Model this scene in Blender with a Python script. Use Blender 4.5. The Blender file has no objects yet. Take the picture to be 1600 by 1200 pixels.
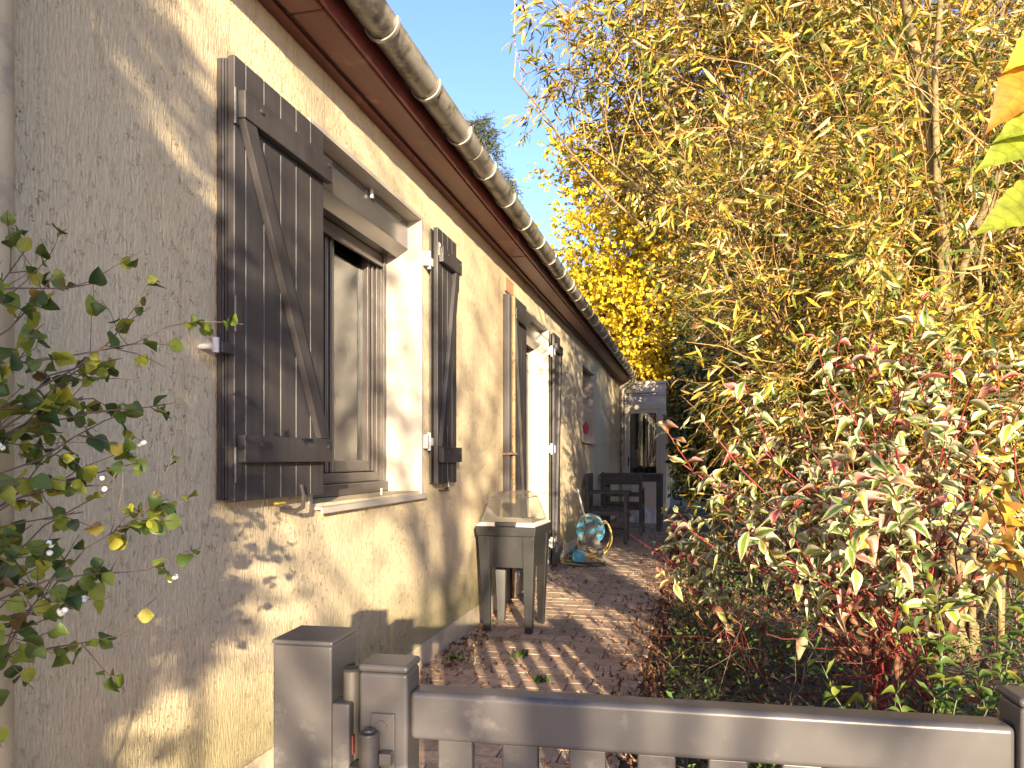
import bpy, math, random
import numpy as np
from mathutils import Vector, Matrix, Euler
random.seed(7); RNG = np.random.default_rng(11)
SC = bpy.context.scene
COL = SC.collection
R = math.radians

# ------------------------------------------------------------------ camera, sky, sun, exposure
cd = bpy.data.cameras.new('camera'); cam = bpy.data.objects.new('camera', cd); COL.objects.link(cam)
CAM = np.array((1.3, 0.0, 1.04)); YAW = R(13.7)
cam.location = CAM; cam.rotation_euler = (R(90), 0, YAW)
cd.sensor_width = 36; cd.lens = 25.875; cd.shift_y = 115/1600
cd.clip_start = .05; cd.clip_end = 800
SC.camera = cam
SUN_EL = R(10.6); SK = .395                      # the light travels (-SK, 1) over the ground
wd = bpy.data.worlds.new('World'); SC.world = wd; wd.use_nodes = True
nt = wd.node_tree; bg = nt.nodes['Background']
sky = nt.nodes.new('ShaderNodeTexSky'); sky.sky_type = 'NISHITA'; sky.sun_disc = False
sky.sun_elevation = SUN_EL; sky.sun_rotation = math.atan2(SK, -1)
sky.air_density = 1.0; sky.dust_density = .4; sky.ozone_density = 4.5
tn = nt.nodes.new('ShaderNodeMix'); tn.data_type = 'RGBA'; tn.blend_type = 'MULTIPLY'; tn.inputs[0].default_value = 1   # white balance of the sky
tn.inputs[7].default_value = (.97, .70, .69, 1); nt.links.new(sky.outputs[0], tn.inputs[6]); nt.links.new(tn.outputs[2], bg.inputs[0]); bg.inputs[1].default_value = .15
sl = bpy.data.lights.new('sun', 'SUN'); sl.energy = 3.75; sl.angle = R(.55); sl.color = (1, .83, .58)
so = bpy.data.objects.new('sun', sl); COL.objects.link(so); so.location = (3, -8, 6)
ld = Vector((-SK, 1, -math.tan(SUN_EL)*math.hypot(SK, 1))).normalized()
so.rotation_euler = ld.to_track_quat('-Z', 'Y').to_euler()
SC.view_settings.view_transform = 'Standard'; SC.view_settings.look = 'None'
SC.view_settings.gamma = 1; SC.view_settings.use_curve_mapping = False
SC.view_settings.exposure = 2.3
SC.cycles.max_bounces = 8; SC.cycles.transparent_max_bounces = 16

# ------------------------------------------------------------------ materials
def c8(r, g, b):
    f = lambda v: (v/255/12.92) if v/255 <= .04045 else ((v/255+.055)/1.055)**2.4
    return (f(r), f(g), f(b), 1)
def node(nt, t, **kw):
    n = nt.nodes.new(t)
    for k, v in kw.items():
        if k in n.inputs: n.inputs[k].default_value = v
        else: setattr(n, k, v)
    return n
def mapped(nt, scale, coord='Object'):
    tc = nt.nodes.new('ShaderNodeTexCoord'); mp = nt.nodes.new('ShaderNodeMapping')
    mp.inputs['Scale'].default_value = scale
    nt.links.new(tc.outputs[coord], mp.inputs['Vector']); return mp.outputs[0]
def ramp(nt, src, stops, interp='LINEAR'):
    r = nt.nodes.new('ShaderNodeValToRGB'); r.color_ramp.interpolation = interp
    el = r.color_ramp.elements
    while len(el) < len(stops): el.new(.5)
    for e, (p, c) in zip(el, stops):
        e.position = p; e.color = c if len(c) == 4 else (*c, 1)
    if src is not None: nt.links.new(src, r.inputs[0])
    return r.outputs[0]
def mix(nt, fac, a, b, mode='MIX'):
    m = nt.nodes.new('ShaderNodeMix'); m.data_type = 'RGBA'; m.blend_type = mode
    for s, v in ((m.inputs[0], fac), (m.inputs[6], a), (m.inputs[7], b)):
        if hasattr(v, 'type') and hasattr(v, 'links'): nt.links.new(v, s)
        else: s.default_value = v
    return m.outputs[2]
def newmat(name):
    m = bpy.data.materials.new(name); m.use_nodes = True
    return m, m.node_tree, m.node_tree.nodes['Principled BSDF']
def M(name, col, rough=.6, metal=0, var=.25, sc=(6, 6, 6), dirt=None, dsc=3, dth=.55, bump=.15, bsc=(60, 60, 60), bd=.002, rnd=0, spec=.5):
    """paint / wood / metal: colour with patchy wear, optional dirt colour, fine relief, optional piece-to-piece variation"""
    m, nt, p = newmat(name)
    n1 = node(nt, 'ShaderNodeTexNoise', Scale=1.0, Detail=6.0, Roughness=.65)
    nt.links.new(mapped(nt, sc), n1.inputs['Vector'])
    a = tuple(v*(1-var) for v in col[:3])+(1,); b = tuple(min(1, v*(1+var)) for v in col[:3])+(1,)
    o = ramp(nt, n1.outputs[0], [(.3, a), (.7, b)])
    if dirt:
        n2 = node(nt, 'ShaderNodeTexNoise', Scale=dsc, Detail=8.0, Roughness=.7)
        nt.links.new(mapped(nt, (1, 1, 1)), n2.inputs['Vector'])
        f = ramp(nt, n2.outputs[0], [(dth, (0, 0, 0)), (dth+.12, (1, 1, 1))])
        o = mix(nt, f, o, dirt)
    if rnd:
        oi = nt.nodes.new('ShaderNodeObjectInfo'); at = node(nt, 'ShaderNodeAttribute', attribute_name='rnd')
        ad = node(nt, 'ShaderNodeMath', operation='ADD'); nt.links.new(oi.outputs['Random'], ad.inputs[0]); nt.links.new(at.outputs['Fac'], ad.inputs[1])
        fr = node(nt, 'ShaderNodeMath', operation='FRACT'); nt.links.new(ad.outputs[0], fr.inputs[0])
        g = ramp(nt, fr.outputs[0], [(0, (1-rnd,)*3), (.5, (1, 1-rnd*.25, 1-rnd*.3)), (1, (1+rnd, 1+rnd*.8, 1+rnd*.7))])
        o = mix(nt, 1.0, o, g, 'MULTIPLY')
    nt.links.new(o, p.inputs['Base Color'])
    p.inputs['Roughness'].default_value = rough; p.inputs['Metallic'].default_value = metal
    p.inputs['Specular IOR Level'].default_value = spec
    if bump:
        n3 = node(nt, 'ShaderNodeTexNoise', Scale=1.0, Detail=5.0); nt.links.new(mapped(nt, bsc), n3.inputs['Vector'])
        bn = node(nt, 'ShaderNodeBump', Strength=bump, Distance=bd)
        nt.links.new(n3.outputs[0], bn.inputs['Height']); nt.links.new(bn.outputs[0], p.inputs['Normal'])
    return m
def leafmat(name, stops, trans=.35, rough=.45, margin=None, mw=.5, spots=.25, veins=False):
    m, nt, p = newmat(name)
    out = nt.nodes['Material Output']
    oi = nt.nodes.new('ShaderNodeObjectInfo'); at = node(nt, 'ShaderNodeAttribute', attribute_name='rnd')
    ad = node(nt, 'ShaderNodeMath', operation='ADD'); nt.links.new(oi.outputs['Random'], ad.inputs[0]); nt.links.new(at.outputs['Fac'], ad.inputs[1])
    fr = node(nt, 'ShaderNodeMath', operation='FRACT'); nt.links.new(ad.outputs[0], fr.inputs[0])
    o = ramp(nt, fr.outputs[0], stops)
    uv = nt.nodes.new('ShaderNodeUVMap'); sp = nt.nodes.new('ShaderNodeSeparateXYZ'); nt.links.new(uv.outputs[0], sp.inputs[0])
    ab = node(nt, 'ShaderNodeMath', operation='ABSOLUTE'); nt.links.new(sp.outputs[0], ab.inputs[0])
    nz = node(nt, 'ShaderNodeTexNoise', Scale=60.0, Detail=3.0); nt.links.new(mapped(nt, (1, 1, 1)), nz.inputs['Vector'])
    if margin:                                        # cream leaf margin (a real marking of the variety)
        s = node(nt, 'ShaderNodeMath', operation='MULTIPLY_ADD'); nt.links.new(nz.outputs[0], s.inputs[0]); s.inputs[1].default_value = .5
        nt.links.new(ab.outputs[0], s.inputs[2])
        f = ramp(nt, s.outputs[0], [(mw+.22, (0, 0, 0)), (mw+.30, (1, 1, 1))])
        mc = ramp(nt, fr.outputs[0], margin)
        o = mix(nt, f, o, mc)
    vein = ramp(nt, ab.outputs[0], [(0, (1.25, 1.2, 1.1)), (.07, (1, 1, 1))])
    o = mix(nt, 1.0, o, vein, 'MULTIPLY')
    if veins:                                         # pinnate side veins
        a1 = node(nt, 'ShaderNodeMath', operation='MULTIPLY_ADD'); nt.links.new(ab.outputs[0], a1.inputs[0]); a1.inputs[1].default_value = -6.0
        a2 = node(nt, 'ShaderNodeMath', operation='MULTIPLY'); nt.links.new(sp.outputs[1], a2.inputs[0]); a2.inputs[1].default_value = 70.0
        nt.links.new(a2.outputs[0], a1.inputs[2]); a3 = node(nt, 'ShaderNodeMath', operation='SINE'); nt.links.new(a1.outputs[0], a3.inputs[0])
        vv = ramp(nt, a3.outputs[0], [(.0, (1, 1, 1)), (.86, (.97, .97, .97)), (1.0, (.72, .76, .7))]); o = mix(nt, 1.0, o, vv, 'MULTIPLY')
    sp2 = ramp(nt, nz.outputs[0], [(.35, (1-spots,)*3), (.6, (1.08, 1.08, 1.08))])
    o = mix(nt, 1.0, o, sp2, 'MULTIPLY')
    nt.links.new(o, p.inputs['Base Color']); p.inputs['Roughness'].default_value = rough
    tr = nt.nodes.new('ShaderNodeBsdfTranslucent'); nt.links.new(o, tr.inputs[0])
    ms = nt.nodes.new('ShaderNodeMixShader'); ms.inputs[0].default_value = trans
    nt.links.new(p.outputs[0], ms.inputs[1]); nt.links.new(tr.outputs[0], ms.inputs[2]); nt.links.new(ms.outputs[0], out.inputs[0])
    return m
def glassmat(name, tint=(.9, .93, .92, 1), base=.08, haze=0, hz=(.8, .75, .65, 1), rough=.02):
    m, nt, p = newmat(name); out = nt.nodes['Material Output']; nt.nodes.remove(p)
    t = nt.nodes.new('ShaderNodeBsdfTransparent'); t.inputs[0].default_value = tint
    g = nt.nodes.new('ShaderNodeBsdfGlossy'); g.inputs['Roughness'].default_value = rough
    lw = node(nt, 'ShaderNodeFresnel', IOR=1.5); ms = nt.nodes.new('ShaderNodeMixShader')
    ma = node(nt, 'ShaderNodeMath', operation='ADD', use_clamp=True); nt.links.new(lw.outputs[0], ma.inputs[0]); ma.inputs[1].default_value = base
    nt.links.new(ma.outputs[0], ms.inputs[0]); nt.links.new(t.outputs[0], ms.inputs[1]); nt.links.new(g.outputs[0], ms.inputs[2])
    last = ms.outputs[0]
    if haze:
        d = nt.nodes.new('ShaderNodeBsdfDiffuse'); d.inputs[0].default_value = hz
        tl = nt.nodes.new('ShaderNodeBsdfTranslucent'); tl.inputs[0].default_value = hz
        a = nt.nodes.new('ShaderNodeMixShader'); nt.links.new(d.outputs[0], a.inputs[1]); nt.links.new(tl.outputs[0], a.inputs[2])
        b = nt.nodes.new('ShaderNodeMixShader'); b.inputs[0].default_value = haze
        nt.links.new(last, b.inputs[1]); nt.links.new(a.outputs[0], b.inputs[2]); last = b.outputs[0]
    nt.links.new(last, out.inputs[0]); return m

def stucco_mat():
    m, nt, p = newmat('stucco')
    def nz(scale, sc, det=4, rg=.6, dist=0):
        n = node(nt, 'ShaderNodeTexNoise', Scale=1.0, Detail=float(det), Roughness=rg, Distortion=float(dist)); nt.links.new(mapped(nt, scale), n.inputs['Vector']); return n.outputs[0]
    big = nz((1.1, 1.1, .6), 1, 5, .7)
    col = ramp(nt, big, [(.28, (.60, .49, .32)), (.72, (.72, .60, .395))])
    fine = nz((160, 160, 60), 1, 4)
    fc = ramp(nt, fine, [(.3, (.84, .82, .78)), (.65, (1.05, 1.05, 1.05))]); col = mix(nt, 1.0, col, fc, 'MULTIPLY')
    drip = nz((14, 14, .7), 1, 6, .7); dm = ramp(nt, drip, [(.55, (1, 1, 1)), (.78, (.74, .72, .69))]); col = mix(nt, 1.0, col, dm, 'MULTIPLY')
    # splash dirt low on the wall
    tc = nt.nodes.new('ShaderNodeTexCoord'); s = nt.nodes.new('ShaderNodeSeparateXYZ'); nt.links.new(tc.outputs['Object'], s.inputs[0])
    lo = node(nt, 'ShaderNodeMath', operation='MULTIPLY_ADD'); nt.links.new(nz((5, 5, 5), 1, 6), lo.inputs[0]); lo.inputs[1].default_value = -.45; nt.links.new(s.outputs[2], lo.inputs[2])
    lf = ramp(nt, lo.outputs[0], [(-.0, (.60, .62, .54)), (.26, (1, 1, 1))]); col = mix(nt, 1.0, col, lf, 'MULTIPLY')
    nt.links.new(col, p.inputs['Base Color']); p.inputs['Roughness'].default_value = .95; p.inputs['Specular IOR Level'].default_value = .15
    # dragged render: vertical ridges plus short torn curls
    ridge = nz((150, 150, 26), 1, 5, .62, .6)
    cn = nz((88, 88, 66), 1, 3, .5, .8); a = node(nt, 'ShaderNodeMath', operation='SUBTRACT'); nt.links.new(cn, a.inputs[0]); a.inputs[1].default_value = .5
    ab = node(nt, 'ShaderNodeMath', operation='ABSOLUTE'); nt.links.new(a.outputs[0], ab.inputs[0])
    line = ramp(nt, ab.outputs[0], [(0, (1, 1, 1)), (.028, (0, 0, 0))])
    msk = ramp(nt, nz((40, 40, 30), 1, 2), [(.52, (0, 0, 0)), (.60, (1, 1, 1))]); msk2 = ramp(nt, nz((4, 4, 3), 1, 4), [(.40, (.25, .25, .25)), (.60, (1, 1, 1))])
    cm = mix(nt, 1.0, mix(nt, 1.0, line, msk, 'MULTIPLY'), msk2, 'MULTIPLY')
    col = mix(nt, cm, col, mix(nt, 1.0, col, (.60, .56, .52, 1), 'MULTIPLY')); nt.links.new(col, p.inputs['Base Color'])  # curl crevices darkened in the colour: dirt plus painted occlusion shade
    b1 = node(nt, 'ShaderNodeBump', Strength=1.0, Distance=.008); nt.links.new(ridge, b1.inputs['Height'])
    b2 = node(nt, 'ShaderNodeBump', Strength=.9, Distance=.0034, invert=True); nt.links.new(cm, b2.inputs['Height']); nt.links.new(b1.outputs[0], b2.inputs['Normal'])
    b3 = node(nt, 'ShaderNodeBump', Strength=.4, Distance=.002); nt.links.new(fine, b3.inputs['Height']); nt.links.new(b2.outputs[0], b3.inputs['Normal'])
    nt.links.new(b3.outputs[0], p.inputs['Normal'])
    return m

MT = {}
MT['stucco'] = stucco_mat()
MT['plinth'] = M('plinth_render', (.52, .42, .29, 1), .95, dirt=(.27, .23, .16, 1), dsc=5, dth=.56, bump=.5, bsc=(60, 60, 60), bd=.004)
MT['shutter'] = M('shutter_paint', (.049, .044, .044, 1), .42, var=.22, sc=(40, 40, 3), dirt=(.085, .065, .05, 1), dsc=14, dth=.68, bump=.25, bsc=(160, 160, 9), bd=.001)
MT['tongue'] = M('pale_tongue', (.42, .39, .36, 1), .5, bump=0)
MT['oldwood'] = M('worn_wood', (.30, .19, .09, 1), .7, sc=(50, 50, 4), dirt=(.10, .07, .05, 1), dsc=12, dth=.5)
MT['gate'] = M('gate_paint', (.070, .064, .063, 1), .34, var=.12, sc=(9, 9, 9), dirt=(.13, .118, .11, 1), dsc=11, dth=.56, bump=.3, bsc=(40, 40, 40), bd=.001)
MT['gatemetal'] = M('hinge_metal', (.11, .10, .095, 1), .32, metal=.5, var=.3, sc=(30, 30, 30), dirt=(.08, .06, .05, 1), dsc=30, dth=.6)
MT['redpaint'] = M('red_lead_paint', (.16, .04, .035, 1), .6)
MT['white'] = M('white_lacquer', (.46, .41, .34, 1), .4, var=.06, dirt=(.62, .52, .40, 1), dsc=9, dth=.66, bump=.05)
MT['whitehw'] = M('white_hardware', (.6, .58, .55, 1), .4, dirt=(.3, .22, .14, 1), dsc=40, dth=.62)
MT['alu'] = M('roller_box_aluminium', (.20, .19, .185, 1), .22, metal=.6, var=.04, bump=0)
MT['frame'] = M('window_frame', (.085, .07, .06, 1), .3, var=.1, bump=.03)
MT['trim'] = M('red_brown_paint', (.125, .024, .02, 1), .42, var=.3, sc=(14, 3, 14), dirt=(.26, .12, .09, 1), dsc=5, dth=.60, bump=.15, bsc=(70, 12, 70))
MT['zinc'] = M('weathered_gutter', (.34, .31, .255, 1), .42, metal=.25, var=.25, sc=(18, 5, 18), dirt=(.11, .10, .08, 1), dsc=9, dth=.50, bump=.3, bsc=(60, 20, 60))
MT['tile'] = M('roof_tile', (.17, .085, .06, 1), .85, var=.4, sc=(9, 9, 9), dirt=(.08, .08, .06, 1), dsc=6, dth=.5)
MT['pipe'] = M('painted_pipe', (.47, .38, .23, 1), .6, var=.2, sc=(6, 6, 5), dirt=(.33, .27, .19, 1), dsc=8, dth=.52, bump=.3, bsc=(30, 30, 20))
MT['terracotta'] = M('terracotta', (.40, .22, .13, 1), .8)
MT['curtain'] = M('curtain', (.85, .77, .62, 1), .9, var=.1, sc=(1, 18, .5))
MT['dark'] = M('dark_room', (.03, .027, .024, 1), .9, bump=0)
MT['paver'] = M('paver', (.44, .325, .23, 1), .9, var=.3, sc=(30, 30, 30), dirt=(.15, .125, .09, 1), dsc=6, dth=.58, bump=.5, bsc=(120, 120, 120), bd=.003, rnd=.22, spec=.25)
MT['joint'] = M('joint_soil', (.05, .038, .026, 1), 1, dirt=(.035, .045, .016, 1), dsc=5, dth=.5, bump=.6, bsc=(80, 80, 80), bd=.01)
MT['soil'] = M('garden_soil', (.05, .04, .03, 1), 1, sc=(3, 3, 3), dirt=(.035, .05, .018, 1), dsc=1.5, dth=.5, bump=.8, bsc=(30, 30, 30), bd=.03)
MT['plastic'] = M('anthracite_plastic', (.025, .024, .024, 1), .5, var=.14, sc=(9, 9, 3), dirt=(.07, .062, .055, 1), dsc=6, dth=.6, bump=.06)
MT['blue'] = M('blue_plastic', (.085, .32, .45, 1), .45, var=.15, dirt=(.20, .30, .32, 1), dsc=15, dth=.6)
MT['greypl'] = M('grey_plastic', (.15, .135, .12, 1), .5, var=.15, dirt=(.2, .17, .14, 1), dsc=9)
MT['tube'] = M('tube_metal', (.5, .47, .43, 1), .35, metal=.5)
MT['yhose'] = M('yellow_hose', (.52, .38, .10, 1), .5)
MT['ghose'] = M('green_hose', (.035, .055, .035, 1), .5)
MT['wood'] = M('grey_stained_wood', (.065, .058, .054, 1), .6, var=.35, sc=(20, 20, 20), bump=.25, bsc=(90, 90, 20))
MT['tarp'] = M('white_sheet', (.5, .47, .42, 1), .7, var=.15)
MT['annex'] = M('cream_pvc', (.50, .43, .32, 1), .5, var=.06, dirt=(.45, .36, .25, 1), dsc=5, dth=.6)
MT['pink'] = M('plain_pink', (.55, .07, .11, 1), .5)
MT['bark'] = M('willow_bark', (.20, .145, .06, 1), .9, var=.4, sc=(30, 30, 8), dirt=(.07, .06, .03, 1), dsc=24, dth=.50, bump=.6, bsc=(70, 70, 18), bd=.006)
MT['darkbark'] = M('dark_bark', (.07, .055, .04, 1), .9, bump=.5)
MT['twig'] = M('willow_twig', (.38, .22, .08, 1), .6, var=.4, bump=0)
MT['redtwig'] = M('red_twig', (.20, .028, .022, 1), .45, var=.4, sc=(14, 14, 14), bump=0)
MT['browntwig'] = M('brown_twig', (.13, .085, .06, 1), .7, var=.4, bump=0)
MT['greentwig'] = M('green_stem', (.13, .14, .06, 1), .6, bump=0)
MT['berry'] = M('white_berry', (.80, .78, .70, 1), .4, dirt=(.45, .28, .14, 1), dsc=60, dth=.66, bump=0)
MT['glass'] = glassmat('window_glass')
MT['dome'] = glassmat('clear_lid_plastic', tint=(.95, .93, .88, 1), base=.04, haze=.08, hz=(.72, .69, .62, 1), rough=.12)
MT['rimclear'] = M('lid_rim_plastic', (.72, .66, .56, 1), .35, var=.06, bump=0)
MT['L_willow'] = leafmat('willow_leaf', [(0, (.05, .08, .012)), (.3, (.13, .16, .022)), (.5, (.32, .27, .04)), (.7, (.62, .43, .04)), (.82, (.50, .42, .24)), (.93, (.62, .28, .03)), (1, (.22, .19, .04))], trans=.18, rough=.36)
MT['L_yellow'] = leafmat('yellow_leaf', [(0, (.45, .38, .02)), (.4, (.74, .54, .02)), (.8, (.80, .56, .03)), (1, (.28, .30, .03))], trans=.35)
MT['L_dog'] = leafmat('variegated_leaf', [(0, (.10, .17, .03)), (.5, (.24, .33, .04)), (.78, (.42, .44, .06)), (.86, (.45, .28, .10)), (.95, (.55, .05, .06)), (1, (.32, .2, .1))], trans=.3, margin=[(0, (.56, .53, .31)), (.8, (.62, .55, .36)), (.90, (.60, .38, .28)), (1, (.62, .25, .22))], mw=.44)
MT['L_dead'] = leafmat('dead_leaf', [(0, (.10, .035, .02)), (.4, (.19, .08, .04)), (.75, (.28, .14, .06)), (1, (.45, .28, .16))], trans=.15, rough=.7, spots=.4)
MT['L_pale'] = leafmat('pale_dead_leaf', [(0, (.16, .07, .035)), (.5, (.34, .20, .10)), (1, (.58, .44, .24))], trans=.15, rough=.7, spots=.4)
MT['L_snow'] = leafmat('snowberry_leaf', [(0, (.04, .075, .018)), (.4, (.11, .17, .028)), (.7, (.28, .34, .04)), (.93, (.42, .40, .04)), (1, (.25, .13, .05))], trans=.38, spots=.5, veins=True)
MT['L_privet'] = leafmat('privet_leaf', [(0, (.07, .13, .03)), (.7, (.14, .21, .045)), (1, (.32, .32, .04))], trans=.35)
MT['L_cherry'] = leafmat('cherry_leaf', [(0, (.30, .38, .03)), (.6, (.42, .45, .04)), (1, (.3, .4, .04))], trans=.45, spots=.3, veins=True)
MT['L_orange'] = leafmat('orange_leaf', [(0, (.75, .24, .02)), (1, (.75, .24, .02))], trans=.45, spots=.3, veins=True)
MT['L_evergreen'] = leafmat('laurel_leaf', [(0, (.025, .045, .012)), (.5, (.06, .085, .02)), (.8, (.14, .15, .03)), (1, (.40, .32, .05))], trans=.2, rough=.35)
MT['L_spruce'] = leafmat('spruce_needle', [(0, (.045, .07, .05)), (1, (.11, .14, .10))], trans=.1, rough=.6)
MT['L_cover'] = leafmat('ground_cover_leaf', [(0, (.045, .09, .02)), (.6, (.09, .165, .03)), (1, (.20, .26, .05))], trans=.25)
MT['L_big'] = leafmat('yellowing_leaf', [(0, (.55, .36, .04)), (.5, (.52, .28, .05)), (1, (.38, .19, .06))], trans=.35)

# ------------------------------------------------------------------ mesh helpers
ORG = {}
def setp(o, label=None, cat=None, group=None, kind=None):
    if label: o['label'] = label
    if cat: o['category'] = cat
    if group: o['group'] = group
    if kind: o['kind'] = kind
    return o
def thing(name, loc, label, cat, group=None):
    o = bpy.data.objects.new(name, None); COL.objects.link(o); o.location = loc; o.empty_display_size = .1
    ORG[o.name] = Vector(loc); return setp(o, label, cat, group)
def origin(o):
    return ORG.get(o.name, Vector((0, 0, 0))) if o else Vector((0, 0, 0))
class MB:
    def __init__(s): s.v = []; s.f = []
    def add(s, vs, fs):
        n = len(s.v); s.v += [tuple(v) for v in vs]; s.f += [tuple(i+n for i in f) for f in fs]; return s
    def box(s, x0, x1, y0, y1, z0, z1, mat=None):
        vs = [(x0, y0, z0), (x1, y0, z0), (x1, y1, z0), (x0, y1, z0), (x0, y0, z1), (x1, y0, z1), (x1, y1, z1), (x0, y1, z1)]
        if mat is not None: vs = [mat @ Vector(v) for v in vs]
        return s.add(vs, [(0, 3, 2, 1), (4, 5, 6, 7), (0, 1, 5, 4), (1, 2, 6, 5), (2, 3, 7, 6), (3, 0, 4, 7)])
    def prism(s, prof, a, b, axis='y', mat=None):
        """closed profile of (u, w) points extruded from a to b along the axis; u, w are the two other axes in order"""
        n = len(prof); put = {'x': lambda u, w, t: (t, u, w), 'y': lambda u, w, t: (u, t, w), 'z': lambda u, w, t: (u, w, t)}[axis]
        vs = [put(u, w, a) for u, w in prof]+[put(u, w, b) for u, w in prof]
        if mat is not None: vs = [mat @ Vector(v) for v in vs]
        return s.add(vs, [tuple(range(n))[::-1], tuple(range(n, 2*n))]+[(i, (i+1) % n, n+(i+1) % n, n+i) for i in range(n)])
    def tube(s, pts, r, k=10, cap=True):
        pts = [Vector(p) for p in pts]; rs = r if hasattr(r, '__len__') else [r]*len(pts)
        vs = []; up = Vector((0, 0, 1))
        t0 = (pts[1]-pts[0]).normalized()
        if abs(t0.z) > .9: up = Vector((1, 0, 0))
        side = t0.cross(up).normalized()
        for i, p in enumerate(pts):
            t = (pts[min(i+1, len(pts)-1)]-pts[max(i-1, 0)]).normalized()
            side = (side-t*side.dot(t)).normalized(); w = t.cross(side)
            for j in range(k):
                a = 2*math.pi*j/k; vs.append(p+(side*math.cos(a)+w*math.sin(a))*rs[i])
        fs = [(i*k+j, i*k+(j+1) % k, (i+1)*k+(j+1) % k, (i+1)*k+j) for i in range(len(pts)-1) for j in range(k)]
        if cap: fs += [tuple(range(k))[::-1], tuple(range((len(pts)-1)*k, len(pts)*k))]
        return s.add(vs, fs)
    def rings(s, rings, closed=False):
        k = len(rings[0]); vs = [v for r in rings for v in r]
        fs = [(i*k+j, i*k+(j+1) % k, (i+1)*k+(j+1) % k, (i+1)*k+j) for i in range(len(rings)-1) for j in range(k)]
        fs += [tuple(range(k))[::-1], tuple(range((len(rings)-1)*k, len(rings)*k))]
        return s.add(vs, fs)
    def build(s, name, mat, parent=None, bevel=0, seg=2, smooth=False, **kw):
        o0 = origin(parent); me = bpy.data.meshes.new(name)
        me.from_pydata([(a-o0.x, b-o0.y, c-o0.z) for a, b, c in s.v], [], s.f); me.validate(); me.update()
        import bmesh
        bm = bmesh.new(); bm.from_mesh(me); bmesh.ops.recalc_face_normals(bm, faces=bm.faces); bm.to_mesh(me); bm.free()
        me.materials.append(mat)
        ob = bpy.data.objects.new(name, me); COL.objects.link(ob)
        if parent: ob.parent = parent; ORG[ob.name] = o0
        if bevel:
            b = ob.modifiers.new('bevel', 'BEVEL'); b.width = bevel; b.segments = seg; b.limit_method = 'ANGLE'; b.angle_limit = R(35)
        if smooth or bevel:
            me.shade_smooth()
            if bevel:
                w = ob.modifiers.new('wn', 'WEIGHTED_NORMAL'); w.keep_sharp = True
            else:
                me.set_sharp_from_angle(angle=R(40))
        return setp(ob, **kw)
def box(name, mat, parent, *d, bevel=.002, **kw): return MB().box(*d).build(name, mat, parent, bevel=bevel, **kw)
def copyobj(src, parent, loc, **kw):
    o = src.copy(); COL.objects.link(o); o.parent = parent; o.location = loc; ORG[o.name] = origin(parent); return setp(o, **kw)

# ---- fast leaf / twig arrays
def raw_mesh(name, V, F, mat, parent=None, UV=None, rnd=None, smooth=True, kind=None):
    o0 = np.array(origin(parent)); V = np.asarray(V, dtype=np.float32)-o0.astype(np.float32); F = np.asarray(F, dtype=np.int32)
    me = bpy.data.meshes.new(name); k = F.shape[1]
    me.vertices.add(len(V)); me.vertices.foreach_set('co', V.ravel())
    me.loops.add(F.size); me.loops.foreach_set('vertex_index', F.ravel())
    me.polygons.add(len(F)); me.polygons.foreach_set('loop_start', np.arange(0, F.size, k, dtype=np.int32))
    if UV is not None:
        l = me.uv_layers.new(name='UVMap'); l.data.foreach_set('uv', np.asarray(UV, dtype=np.float32)[F.ravel()].ravel())
    if rnd is not None:
        a = me.attributes.new('rnd', 'FLOAT', 'POINT'); a.data.foreach_set('value', np.asarray(rnd, dtype=np.float32))
    me.update(calc_edges=True)
    if smooth: me.shade_smooth()
    me.materials.append(mat)
    ob = bpy.data.objects.new(name, me); COL.objects.link(ob)
    if parent: ob.parent = parent; ORG[ob.name] = Vector(o0)
    if kind: ob['kind'] = kind
    return ob
def leaf_tpl(prof, fold=.15, droop=.25, wave=0., curl=0., teeth=0., cols=2):
    """leaf of unit length along y; prof = half widths along it"""
    n = len(prof); V = []; UV = []; F = []
    for i, w in enumerate(prof):
        t = i/(n-1)
        for j in range(-1, 2):
            z = -droop*t*t+abs(j)*w*fold*2+curl*math.sin(t*3)+(wave*math.sin(t*9+j*1.7)*abs(j))
            ww = w*(1+(teeth if i % 2 else -teeth))
            V.append((j*ww, t*(1-droop*.25), z)); UV.append((j, t))
    for i in range(n-1):
        for j in range(2):
            a = i*3+j; b = a+3
            if prof[i] < 1e-3: F.append((a if j else a+1, b+1, b))
            elif prof[i+1] < 1e-3: F.append((a, a+1, b))
            else: F += [(a, a+1, b+1), (a, b+1, b)]
    return np.array(V), np.array(F), np.array(UV)
def norm(a): return a/np.maximum(np.linalg.norm(a, axis=-1, keepdims=True), 1e-9)
def frames(d, n):
    d = norm(d); s = norm(np.cross(d, n)); n2 = np.cross(s, d); return s, d, n2
def rnd_vec(n): return norm(RNG.normal(size=(n, 3)))
def seen_size(pos, size):
    """apparent size from the photograph's camera (0 when out of view)"""
    r = pos-CAM; dep = -r[:, 0]*math.sin(YAW)+r[:, 1]*math.cos(YAW); rt = r[:, 0]*math.cos(YAW)+r[:, 1]*math.sin(YAW)
    dp = np.maximum(dep, .05); ok = (dep > .1) & (np.abs(rt/dp) < .72) & (r[:, 2]/dp < .64) & (r[:, 2]/dp > -.44)
    return np.where(ok, size*1150/dp, 0)
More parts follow.
